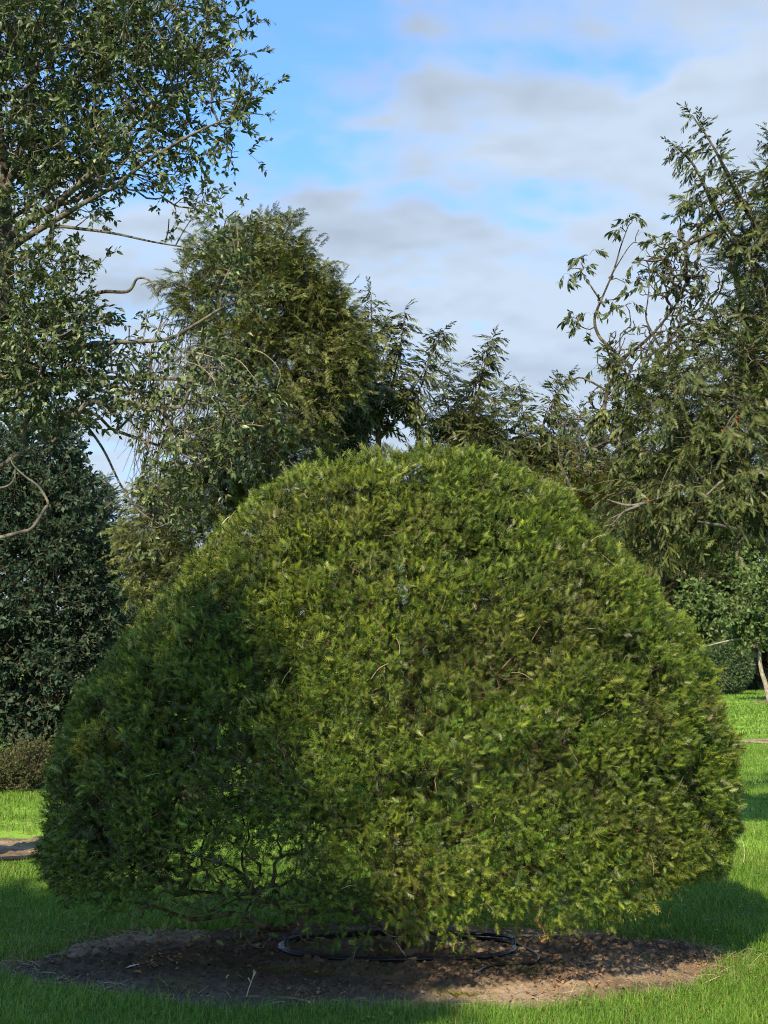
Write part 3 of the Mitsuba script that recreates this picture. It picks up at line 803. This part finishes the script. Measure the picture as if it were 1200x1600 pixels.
# berry yew on the right
rng = np.random.default_rng(31)
YB = 12.6
BY = [f'berry_spray_{k}' for k in range(6)]
lim = [(smooth_path([P(1235, 1350, YB) * [1, 1, 0] + [0, 0, -.1], P(1235, 900, YB), P(1225, 600, YB), P(1215, 380, YB), P(1215, 240, YB)], 8), np.linspace(.17, .02, 33)),
       limb([(1225, 420), (1180, 350), (1150, 300), (1115, 230), (1082, 180)], np.linspace(YB, YB - .4, 5), .03, .004), limb([(1225, 480), (1170, 400), (1120, 330), (1085, 260), (1056, 228)], np.linspace(YB, YB - .5, 5), .03, .004),
       limb([(1235, 880), (1190, 850), (1165, 838), (1140, 825), (1090, 815)], np.linspace(YB, YB - 1.0, 5), .045, .008), limb([(1230, 760), (1160, 740), (1080, 760), (1000, 790), (950, 812)], np.linspace(YB, YB - 1.15, 5), .028, .004),
       limb([(1010, 786), (985, 790), (965, 786), (948, 780)], YB - 1.1, .013, .004), limb([(1000, 790), (975, 800), (958, 818), (944, 822)], YB - 1.12, .012, .004), limb([(1165, 838), (1150, 850), (1130, 846)], YB - .6, .018, .006), limb([(1130, 750), (1110, 768), (1090, 790), (1085, 806)], YB - 1.0, .012, .003),
       limb([(1228, 640), (1150, 620), (1070, 610), (1010, 600)], np.linspace(YB, YB - .6, 4), .03, .005), limb([(1140, 825), (1110, 790), (1085, 780)], YB - .5, .014, .006)]
bl = [blob(1215, 330, YB, 35, 70, .5, 1.1), blob(1175, 400, YB - .1, 40, 50, .4, .9), blob(1190, 480, YB, 50, 70, .6, 1.2), blob(1125, 510, YB - .2, 40, 45, .4, .5), blob(1180, 580, YB, 70, 60, .7, 1.3), blob(1090, 590, YB - .3, 70, 45, .5, .9),
      blob(1040, 620, YB - .4, 60, 40, .5, .9), blob(1130, 670, YB - .2, 90, 60, .7, 1.5), blob(1040, 700, YB - .4, 80, 55, .6, 1.3), blob(1160, 760, YB - .2, 80, 55, .7, 1.4), blob(1060, 780, YB - .4, 90, 50, .6, 1.4), blob(980, 790, YB - .5, 55, 40, .5, .9),
      blob(1000, 840, YB - .4, 60, 30, .4, .8), blob(1100, 830, YB - .4, 60, 30, .4, .9), blob(1260, 500, YB, 70, 320, .9, .5)]
PL4 = [([(1205, 400), (1150, 290), (1112, 225), (1078, 178)], YB - .3, 36, .72), ([(1180, 430), (1118, 320), (1085, 262), (1054, 227)], YB - .4, 36, .72), ([(1150, 385), (1105, 330), (1068, 312)], YB - .4, 18, .7), ([(1240, 340), (1212, 260), (1196, 205)], YB - .2, 26, .75), ([(1180, 380), (1165, 300), (1150, 262)], YB - .2, 16, .65), ([(1010, 610), (975, 580), (952, 566)], YB - .6, 22, .7), ([(1000, 650), (955, 640), (930, 655)], YB - .6, 24, .7)]
nodes, par, rad, n0 = tree('berry_yew', lim, bl, 1700, BY, rng, 'grey_bark', per=1.5, droop=.5, out=.3, rnd=.5, scale=(.7, 1.1), plumes=PL4)
labels['berry_yew'] = {'label': 'tall dark yew with drooping sprays and red berries at the right edge', 'category': 'tree'}
k = rng.choice(np.arange(n0, len(nodes)), 70)
import trimesh
ball = trimesh.creation.icosphere(1, 1.0)
bp = nodes[k] + rng.normal(0, .05, (len(k), 3)) + [0, -.06, -.03]
put('berry_yew__berries', scatter(np.array(ball.vertices), np.array(ball.faces), bp, np.tile(np.eye(3), (len(k), 1, 1)), rng.uniform(.006, .009, len(k)), colours(len(k), (.42, .03, .02), (.55, .10, .05), rng)), 'dry_matter', smooth=True, kind='stuff', label='small red berries')

# loose deciduous tree between the dome and the berry yew
rng = np.random.default_rng(41)
YW = 13.6
lim = [(smooth_path([P(1010, 1320, YW) * [1, 1, 0] + [0, 0, -.1], P(1020, 1000, YW), P(1050, 780, YW), P(1015, 722, YW), P(978, 700, YW), P(946, 655, YW), P(949, 612, YW), P(968, 563, YW), P(937, 527, YW), P(929, 498, YW), P(939, 470, YW), P(959, 422, YW), P(970, 385, YW), P(982, 352, YW)], 6), np.concatenate([np.linspace(.06, .03, 20), np.linspace(.024, .004, 59)])),
       limb([(945, 480), (925, 450), (912, 430), (905, 420)], YW, .010, .004), limb([(955, 430), (985, 383), (1000, 380)], YW, .006, .003),
       limb([(1230, 800), (1190, 640), (1160, 480), (1130, 370), (1090, 375), (1050, 398), (1020, 408), (1000, 405)], np.linspace(YW, YW - .2, 8), .035, .004),
       limb([(1092, 376), (1092, 400), (1080, 430), (1050, 440), (1030, 425)], YW - .1, .012, .004), limb([(968, 563), (1000, 540), (1030, 510), (1060, 470), (1080, 430)], YW, .018, .006),
       limb([(1030, 540), (1010, 500), (1012, 470), (1015, 440)], YW, .010, .004), limb([(1015, 722), (985, 690), (950, 690), (920, 705), (895, 715)], YW - .1, .02, .005), limb([(949, 612), (930, 600), (905, 590), (880, 600), (862, 580)], YW, .012, .004),
       limb([(960, 800), (990, 788), (1020, 770), (1050, 760)], YW - .4, .03, .02), limb([(1015, 722), (1000, 760), (960, 740), (930, 735)], YW - .2, .014, .004), limb([(900, 780), (885, 745), (875, 720), (872, 690)], YW - .5, .012, .004)]
bl = [blob(985, 560, YW, 60, 60, .5, 1.3), blob(1040, 420, YW, 60, 50, .5, 1.2), blob(960, 640, YW, 60, 50, .5, 1.2), blob(1090, 450, YW, 60, 60, .5, 1.0), blob(1060, 540, YW, 60, 60, .5, 1.0), blob(890, 680, YW, 40, 60, .4, .8), blob(1120, 330, YW, 60, 40, .5, .6), blob(1160, 560, YW + .3, 80, 120, .6, .7), blob(930, 720, YW, 60, 35, .4, 1.0)]
tips = np.array([P(x, y, YW) + rng.normal(0, .04, 3) for x, y in [(982, 350), (996, 352), (962, 352), (912, 402), (905, 415), (895, 425), (920, 410), (905, 490), (915, 510), (930, 480), (900, 500), (950, 468), (968, 445), (985, 470), (1000, 435), (1062, 350), (1070, 370), (1045, 375), (1030, 390), (1012, 395), (1080, 345), (1095, 360)] for _ in range(2)])
tree('sparse_walnut', lim, bl, 1300, [f'walnut_spray_{k}' for k in range(4)], rng, 'dark_bark', per=.36, droop=.25, out=.3, rnd=.5, scale=(.55, .9), extra=tips, lead=1.1, sure=2, bf=.25, tip=.0042, fork=.02)
labels['sparse_walnut'] = {'label': 'sparse deciduous tree with crooked bare twigs and drooping leaves right of the dome', 'category': 'tree'}

# golden shrub behind the right shoulder of the dome
rng = np.random.default_rng(43)
YG = 14.5
lim = [trunk_line(930, 1250, YG, 800, .05, .015)]
tree('golden_yew', lim, [blob(930, 770, YG, 60, 45, .5, 1.5), blob(960, 830, YG, 70, 60, .5, 1.0), blob(900, 860, YG, 70, 60, .5, 1.0)], 260, [f'gold_spray_{k}' for k in range(4)], rng, 'brown_bark', per=2, droop=.1, out=.7)
labels['golden_yew'] = {'label': 'yellow green yew shrub behind the right shoulder of the dome', 'category': 'shrub'}

# dark dense tree at the left, and what stands round it
rng = np.random.default_rng(51)
YF = 19.6
lim = [trunk_line(40, 1230, YF, 720, .2, .03, 20), limb([(45, 1050), (90, 980), (140, 930)], YF - .6, .04, .01), limb([(40, 950), (0, 880), (-40, 840)], YF - .6, .04, .01)]
bl = [blob(60, 730, YF, 70, 70, .8, 1.2), blob(20, 800, YF, 90, 80, 1.0, 1.2), blob(100, 830, YF, 65, 80, .9, 1.3), blob(40, 930, YF - .2, 110, 80, 1.2, 1.2), blob(120, 950, YF, 60, 80, .9, 1.3), blob(60, 1040, YF - .2, 110, 90, 1.2, 1.3), blob(40, 1140, YF - .1, 120, 70, 1.1, 1.2), blob(150, 1090, YF, 60, 90, .9, 1.0), blob(-80, 950, YF, 120, 250, 1.2, .6)]
tree('dark_evergreen', lim, bl, 1900, [f'blue_spray_{k}' for k in range(6)], rng, 'dark_bark', per=1.8, droop=.1, out=1.0, hollow=.35, scale=(.8, 1.25))
labels['dark_evergreen'] = {'label': 'dense dark blue green tree reaching down to the lawn at the left', 'category': 'tree'}
rng = np.random.default_rng(52)
YS = 18.1
lim = [trunk_line(45, 1238, YS, 1190, .02, .008)]
tree('brown_shrub', lim, [blob(55, 1208, YS, 38, 30, .3, 1.2), blob(5, 1218, YS, 40, 22, .3, 1.0)], 190, [f'brown_spray_{k}' for k in range(4)], rng, 'grey_bark', per=1.6, droop=.0, out=.7)
labels['brown_shrub'] = {'label': 'low brownish twiggy shrub at the foot of the dark tree', 'category': 'shrub'}
rng = np.random.default_rng(53)
YN = 24.0
lim = [trunk_line(165, 1180, YN, 770, .09, .01)]
tree('young_spruce', lim, [blob(165, 850, YN, 30, 50, .4, 1.3), blob(165, 930, YN, 45, 60, .5, 1.5), blob(165, 1030, YN, 60, 90, .7, 1.3)], 330, YEW, rng, 'brown_bark', per=1.5, droop=.2, out=.8, scale=(.9, 1.4), extra=leader(165, 850, 158, 755, YN, 50, 28, rng))
labels['young_spruce'] = {'label': 'slim young conifer in the gap left of the dome', 'category': 'tree'}

# ------------------------------------------------------------------ the far side of the lawn
FAR = [f'far_spray_{k}' for k in range(4)]
PALE = [f'pale_spray_{k}' for k in range(4)]


def far_tree(key, label, x, base, top, wide, Y, n, groups, rng, cat='tree', per=1.5, low=.15, scale=(.9, 1.4), bark_id='brown_bark', droop=.3):
    s = Y / FOCAL
    b, t = P(x, base, Y), P(x, top, Y)
    h = t[2]
    lim = [(smooth_path([[b[0], Y, -.1], [b[0] + .02 * h, Y, h * .5], [t[0], Y, h * .93]], 6), np.linspace(.03 * h, .006 * h, 13))]
    bl = []
    for i in range(7):
        f = low + (1 - low) * (i + .5) / 7
        w = wide * s * (1.0 - .75 * max(0, f - .35)) * rng.uniform(.8, 1.1)
        bl.append((np.array([b[0] + rng.normal(0, .25) * w, Y + rng.normal(0, .2) * w, h * f]), np.array([w, w, h * .16]), 1.0))
    tree(key, lim, bl, n, groups, rng, bark_id, per=per, droop=droop, out=.9, scale=scale, tip=.01, hollow=.2, fork=.15)
    labels[key] = {'label': label, 'category': cat}


rng = np.random.default_rng(61)
far_tree('distant_conifer', 'dark distant conifer directly behind the pale leaved tree', 1085, 1090, 800, 70, 66, 420, FAR, rng)
far_tree('distant_conifer_001', 'dark distant conifer behind the right flank of the dome', 1000, 1090, 745, 70, 70, 420, FAR, rng)
far_tree('distant_conifer_002', 'dark distant conifer nearest to the right edge of the picture', 1195, 1085, 790, 90, 68, 460, FAR, rng)
far_tree('distant_conifer_003', 'dark distant conifer low behind the crooked bare twigs', 930, 1085, 690, 80, 75, 420, FAR, rng)
far_tree('distant_conifer_004', 'distant conifer hidden mostly by the dome left of its middle', 480, 1085, 800, 110, 80, 350, FAR, rng)
far_tree('distant_conifer_005', 'distant low conifer filling the gap left of the dome', 215, 1085, 895, 90, 60, 350, FAR, rng)
far_tree('distant_conifer_007', 'distant conifer hidden behind the middle of the dome', 610, 1085, 770, 100, 82, 350, FAR, rng)
far_tree('distant_conifer_008', 'distant conifer hidden behind the dome right of its middle', 770, 1085, 760, 110, 78, 350, FAR, rng)
far_tree('distant_conifer_006', 'dark distant conifer beyond the clipped ball', 1140, 1085, 850, 90, 72, 420, FAR, rng)
far_tree('pale_leaved_tree', 'pale green leafy tree far off at the right above the clipped ball', 1140, 1085, 885, 42, 66, 420, PALE, rng, low=.5, droop=0)
far_tree('pale_leaved_shrub', 'pale green shrub beside the dome and left of the clipped ball', 1095, 1090, 938, 22, 63, 200, PALE, rng, 'shrub', low=.1, droop=0)
# slender trunk with its crown above
rng = np.random.default_rng(71)
YT = 50.5
lim = [(smooth_path([P(1203, 1097, YT) * [1, 1, 0] + [0, 0, -.1], P(1197, 1072, YT), P(1189, 1045, YT), P(1187, 1015, YT), P(1196, 960, YT)], 6), np.linspace(.085, .045, 25)),
       limb([(1188, 1000), (1160, 998), (1130, 1003), (1095, 1012)], YT, .05, .015)]
tree('slender_tree', lim, [blob(1185, 965, YT, 45, 40, 1.0, 1.0), blob(1210, 930, YT, 45, 40, 1.0, 1.0)], 260, PALE, rng, 'pale_bark', per=1.3, out=.8, scale=(.6, 1.0), tip=.008)
labels['slender_tree'] = {'label': 'slender tree with a pale bent trunk in a small soil ring', 'category': 'tree'}
# clipped ball
rng = np.random.default_rng(72)
c = P(1130, 1046, 59.0)
R = np.array([1.12, 1.1, 1.02])
c[2] = 1.0
n = 5200
d = unit(rng.normal(size=(n, 3)))
pp = c + d * R * (1 - .08 * rng.random((n, 1)) + .08 * (meshkit.noise(d * 4, 3)[:, None] - .5))
pp, d = pp[pp[:, 2] > .05], d[pp[:, 2] > .05]
v, f = ovate(.11, .06)
put('clipped_ball__foliage', scatter(v, f, pp, frames(d + rng.normal(0, .6, d.shape), rng, roll=1.5), rng.uniform(.7, 1.3, len(pp)), colours(len(pp), (.04, .08, .035), (.10, .15, .06), rng)), 'soft_leaf', kind='stuff')
put('clipped_ball__trunk', tube([[c[0], c[1], -.05], [c[0], c[1], .9]], [.07, .05], 8), 'brown_bark', smooth=True)
labels['clipped_ball'] = {'label': 'small distant ball shaped clipped bush on the lawn at the right', 'category': 'bush'}
# the tree outside the picture, behind the camera on the left, whose shadow lies over the left of the bush
rng = np.random.default_rng(81)
c = np.array([-4.92, -.8, 6.55])
lim = [(smooth_path([[c[0] - .3, c[1], -.1], [c[0] - .2, c[1], 2.5], c, c + [0, 0, 1.2]], 8), np.linspace(.22, .04, 25)), (smooth_path([c + [0, 0, -2.5], c + [-.8, .4, -1], c + [-1.4, .8, .3]], 6), np.linspace(.08, .02, 13)), (smooth_path([c + [0, 0, -2.2], c + [.6, -.4, -1], c + [1.1, -.5, .5]], 6), np.linspace(.08, .02, 13))]
bl = [(c, np.array([1.7, 1.7, 1.4]), 1.0), (c + [-1.0, .8, .1], np.array([1.3, 1.3, 1.2]), 1.0), (c + [.2, -.9, -.3], np.array([1.4, 1.3, 1.3]), 1.0)]
for g in range(3):
    group_of(f'big_spray_{g}', leafy_spray(rng, 26, 0.5, 0.15, 0.08, (0.03, 0.06, 0.03), (0.07, 0.11, 0.04), spread=1.0, sub=3), 'soft_leaf')
tree('shade_tree', lim, bl, 700, [f'big_spray_{g}' for g in range(3)], rng, 'grey_bark', per=1.5, scale=(.8, 1.2))
labels['shade_tree'] = {'label': 'leafy tree outside the picture that shades the left of the bush', 'category': 'tree'}

# ------------------------------------------------------------------ things on the bed
rng = np.random.default_rng(91)


def on_soil(p, lift):
    p = np.asarray(p, float)
    p[:, 2] = soil_z(p[:, 0], p[:, 1]) + lift
    return p


def hose(keys, r, closed=False, n=8, turn=0.0):
    p = on_soil(smooth_path([G(x, y) for x, y in keys], n), r * .8 + turn)
    z = np.convolve(np.pad(p[:, 2], 12, mode='edge'), np.ones(25) / 25, 'valid')
    p[:, 2] = z + .006
    return tube(p, r, 8)


t = np.linspace(0, 2 * np.pi, 25)
c = (G(441, 1487) + G(803, 1487)) / 2
ring = np.stack([c[0] + .64 * np.cos(t), c[1] - .02 + .37 * np.sin(t), 0 * t], -1)
ring = smooth_path(ring, 4)
ring[:, :2] += .075 * (meshkit.noise(np.stack([ring[:, 0] * 2.3, ring[:, 1] * 2.3, 0 * ring[:, 0]], -1), 6)[:, None] - .5) * [1, 1.2]
zz = soil_z(ring[:, 0], ring[:, 1])
ring[:, 2] = np.convolve(np.pad(zz, 8, mode='wrap'), np.ones(17) / 17, 'valid') + .007
m1 = tube(ring, .0105, 8)
ring2 = ring * 1.0
ring2[:, 0] = c[0] + (ring[:, 0] - c[0]) * .985 + .012
ring2[:, 1] = ring[:, 1] - .03 + .04 * np.cos(np.linspace(0, 9, len(ring)))
ring2[:, 2] += .022 * (ring2[:, 1] > c[1]) + .004
m2 = tube(ring2, .0105, 8)
put('irrigation_hose', join([m1, m2]), 'black_plastic', smooth=True, label='black irrigation hose coiled in an oval ring under the bush', category='hose')
put('thin_hose', hose([(800, 1484), (818, 1491), (834, 1501), (842, 1510), (836, 1517), (815, 1519), (785, 1519), (762, 1521), (750, 1527), (744, 1534)], .0065), 'black_plastic', smooth=True, label='thin black hose end curling on the soil right of the coil', category='hose')
p = smooth_path([P(-60, 1361, 11.55) * [1, 1, 0], P(0, 1357, 11.7) * [1, 1, 0], P(40, 1354, 11.78) * [1, 1, 0], P(110, 1348, 11.95) * [1, 1, 0]], 6) + [0, 0, .06]
put('edging_hose', tube(p, .018, 8), 'black_plastic', smooth=True, label='black pipe along the front of the far left soil bed', category='hose')

# crumbs of soil, bark and dead leaves
n = 5200
x, y = rng.uniform(-2.1, 2.0, n), rng.uniform(7.0, 9.3, n)
e = bed_edge('dirt_bed', x, y)
ok = e < 1.02
x, y = x[ok], y[ok]
oct_v = np.array([[1, 0, 0], [-1, 0, 0], [0, 1, 0], [0, -1, 0], [0, 0, .7], [0, 0, -.7], [.6, .6, .3], [-.5, .6, -.2]], float)
hull = trimesh.convex.convex_hull(oct_v)
p = np.stack([x, y, soil_z(x, y) + .001], -1)
dark = (meshkit.noise(p * 2.5, 8) > .5)[:, None] * .7
tint = colours(len(x), (.10, .07, .045), (.22, .17, .12), rng) * (1 - dark) + colours(len(x), (.03, .022, .016), (.07, .05, .035), rng) * dark
put('soil_crumbs', scatter(np.array(hull.vertices), np.array(hull.faces), p, frames(rng.normal(size=p.shape), rng, roll=3), .0025 + .009 * rng.random(len(p)) ** 4, tint), 'dry_matter', kind='stuff', label='small clods and crumbs of soil over the bed', category='soil')
n = 760
x, y = rng.uniform(-2.0, 1.95, n), rng.uniform(7.0, 9.2, n)
cl = rng.random(n) < .45
spots = np.array([G(1080, 1512)[:2], G(1100, 1500)[:2], G(480, 1555)[:2], G(250, 1508)[:2], G(900, 1540)[:2]])
kk = rng.integers(0, 5, n)
x[cl], y[cl] = (spots[kk] + rng.normal(0, .11, (n, 2)))[cl].T
ok = bed_edge('dirt_bed', x, y) < 1.05
x, y = x[ok], y[ok]
v, f = ovate(.035, .016, .4, .3)
d = rng.normal(size=(len(x), 3)) * [1, 1, .2]
put('fallen_leaves', scatter(v, f, np.stack([x, y, soil_z(x, y) + .008], -1), frames(d, rng, roll=.5), rng.uniform(.5, 1.3, len(x)), colours(len(x), (.16, .07, .03), (.38, .24, .12), rng)), 'dry_matter', kind='stuff', label='dry brown leaf litter scattered on the soil bed', category='leaves')
# dry straw on the rim
n = 2000
a = rng.uniform(0, 2 * np.pi, n)
rr = rng.normal(1.0, .05, n)
x, y = -.07 + 1.93 * rr * np.cos(a), 8.12 + 1.03 * rr * np.sin(a)
sel = (x < -1.2) | (x > 1.2) | (rng.random(n) < .35)
x, y = x[sel], y[sel]
v, f, _ = tube([[0, 0, 0], [.004, .05, .004], [0, .1, 0]], [.0014, .0014, .0007], 3)
d = rng.normal(size=(len(x), 3)) * [1, 1, .25]
put('dry_straw', scatter(v, f, np.stack([x, y, soil_z(x, y) + .012], -1), frames(d, rng, roll=1), rng.uniform(.4, 1.3, len(x)), colours(len(x), (.16, .12, .07), (.36, .3, .19), rng)), 'dry_matter', kind='stuff', label='dry straw along the rim of the soil bed', category='straw')


def lump(p, size, colour, key, label, cat, seed):
    m = trimesh.creation.icosphere(2, 1.0)
    v = np.array(m.vertices)
    v = v * (1 + .35 * (meshkit.fbm(v * 1.6 + seed, 3, seed) - .5))[:, None] * size
    put(key, (v + p, np.array(m.faces), np.tile(np.array([colour]), (len(v), 1))), 'dry_matter', smooth=True, label=label, category=cat)


g = G(207, 1520)
fv, ff = ovate(.075, .028, .35, -.12)
fv = fv - [0, .037, 0]
fr = frames(np.array([[1.0, .25, .12]]), rng)
put('white_leaf', scatter(fv, ff, np.array([[g[0], g[1], soil_z(g[0], g[1])[0] + .016]]), fr, 1.0, np.array([[.75, .75, .72]])), 'dry_matter', label='small white curled scrap on the dark soil at the left', category='scrap')
for i, (px, py, sz, col, lab) in enumerate([(235, 1502, .028, (.13, .075, .05), 'reddish brown stone on the dark soil left of the coiled hose'), (498, 1510, .022, (.16, .14, .11), 'small grey stone against the front of the coiled hose'), (845, 1507, .02, (.24, .12, .07), 'orange brown clod beside the thin hose bend'), (787, 1502, .016, (.3, .27, .22), 'pale pebble inside the thin hose loop')]):
    g = G(px, py)
    lump(np.array([g[0], g[1], soil_z(g[0], g[1])[0] + .006]), np.array([1.3, 1, .6]) * sz, col, 'stone' + (f'_{i:03d}' if i else ''), lab, 'stone', i + 3)
# moss tufts
for i, (px, py, w, lab) in enumerate([(465, 1526, .11, 'yellow green moss patch in front of the coiled hose'), (715, 1563, .05, 'small dark moss cushion at the front of the bed')]):
    g = G(px, py)
    n = 500
    q = np.stack([g[0] + rng.normal(0, w, n), g[1] + rng.normal(0, .035, n), np.zeros(n)], -1)
    q = on_soil(q, .002)
    v, f = blade(.018, .004, .004)
    put('moss_patch' + (f'_{i:03d}' if i else ''), scatter(v, f, q, frames(rng.normal(size=q.shape) * [1, 1, .3], rng, roll=1.5), rng.uniform(.5, 1.1, n), colours(n, (.07, .08, .012), (.17, .16, .03), rng)), 'soft_leaf', label=lab, category='moss', kind='stuff')
# weeds
WEEDS = [(1110, 1452, .055, 9, 'broad leaved weed in the shaded grass right of the bed'), (1192, 1527, .05, 12, 'bright broad leaved weed in the sunny grass at the right edge'), (1165, 1440, .045, 8, 'grey green weed in the grass near the right edge'), (738, 1510, .02, 12, 'tiny weed growing beside the front of the hose ring'), (795, 1519, .018, 12, 'tiny weed on the thin hose'), (985, 1530, .018, 10, 'tiny seedling on the sandy soil at the right'), (610, 1530, .022, 12, 'tiny weed on the soil in front of the hose'), (205, 1466, .04, 14, 'leafy weed at the back left rim of the bed')]
for i, (px, py, L, n, lab) in enumerate(WEEDS):
    g = G(px, py)
    v, f = ovate(L, L * .5, .2, .3)
    d = rng.normal(size=(n, 3)) * [1, 1, .4] + [0, 0, .5]
    p = np.tile([g[0], g[1], soil_z(g[0], g[1])[0] + .01], (n, 1)) + rng.normal(0, L * .35, (n, 3)) * [1, 1, .2] + [0, 0, .035 if py < 1500 and px > 1000 else 0]
    put('weed' + (f'_{i:03d}' if i else ''), scatter(v, f, p, frames(d, rng, roll=.4), rng.uniform(.6, 1.2, n), colours(n, (.06, .12, .03), (.13, .2, .05), rng)), 'soft_leaf', label=lab, category='weed')
n = 260
y = rng.uniform(6.7, 11.5, n)
x = rng.uniform(-1, 1, n) * .27 * y
ok = bed_edge('dirt_bed', x, y) > 1.08
x, y = x[ok], y[ok]
v, f = ovate(.02, .017, .2, .2)
p = np.repeat(np.stack([x, y, np.full(len(x), .055)], -1), 9, 0) + rng.normal(0, .028, (9 * len(x), 3)) * [1, 1, .25]
put('clover', scatter(v, f, p, frames(rng.normal(size=p.shape) * [1, 1, .3], rng, roll=.4), rng.uniform(.6, 1.3, len(p)), colours(len(p), (.06, .13, .03), (.15, .24, .06), rng)), 'soft_leaf', kind='stuff', label='small clover patches in the mown grass', category='clover')
g = G(1070, 1406)
v, f = ovate(.05, .025, .2, .2)
put('yellow_leaf', scatter(v, f, np.array([[g[0], g[1], .06]]), frames(np.array([[1.0, .2, .1]]), rng), 1.0, np.array([[.6, .55, .08]])), 'soft_leaf', label='single yellow leaf lying in the shaded grass at the right', category='leaf')
# dead stalks
g = G(384, 1566)
z = soil_z(g[0], g[1])[0]
q = smooth_path([g + [0, 0, z - .01], g + [.015, 0, z + .04], g + [.028, .01, z + .075], g + [.045, .01, z + .11]], 5)
parts = [tube(q, np.linspace(.003, .0018, len(q)), 5)]
for k in (8, 11, 13):
    parts.append(tube([q[k], q[k] + [rng.uniform(-.02, .02), 0, .022]], [.002, .003], 4))
V, F, _ = join(parts)
put('dead_stalk', (V, F, np.tile(np.array([[.5, .42, .28]]), (len(V), 1))), 'dry_matter', smooth=True, label='pale dead stalk standing at the front rim of the bed', category='stalk')
# orange dead sprig hanging from the hem of the bush
a, b = P(838, 1425, 7.35), P(853, 1466, 7.3)
q = smooth_path([P(830, 1395, 7.4), a, P(848, 1450, 7.33), b], 4)
tv, tf, _ = tube(q, .0012, 3)
sv, sf, sc = sprig(.045, 14, .018, .004)
hang = scatter(sv, sf, np.array([a + [0, 0, -.02], a + [.01, 0, -.05], b, b]), frames(np.array([[.2, -.2, -1], [.5, 0, -1.0], [-.8, -.2, -.5], [.9, -.2, .2]]), rng, up=np.array([0, -1.0, .2])), .55, np.tile([[.42, .17, .08]], (4, 1)), np.ones_like(sc))
put('clipped_yew__dead_sprig', join([hang, (tv, tf, np.tile(np.array([[.2, .12, .06]]), (len(tv), 1)))]), 'dry_matter', label='orange dead sprig hanging from the hem over the soil')
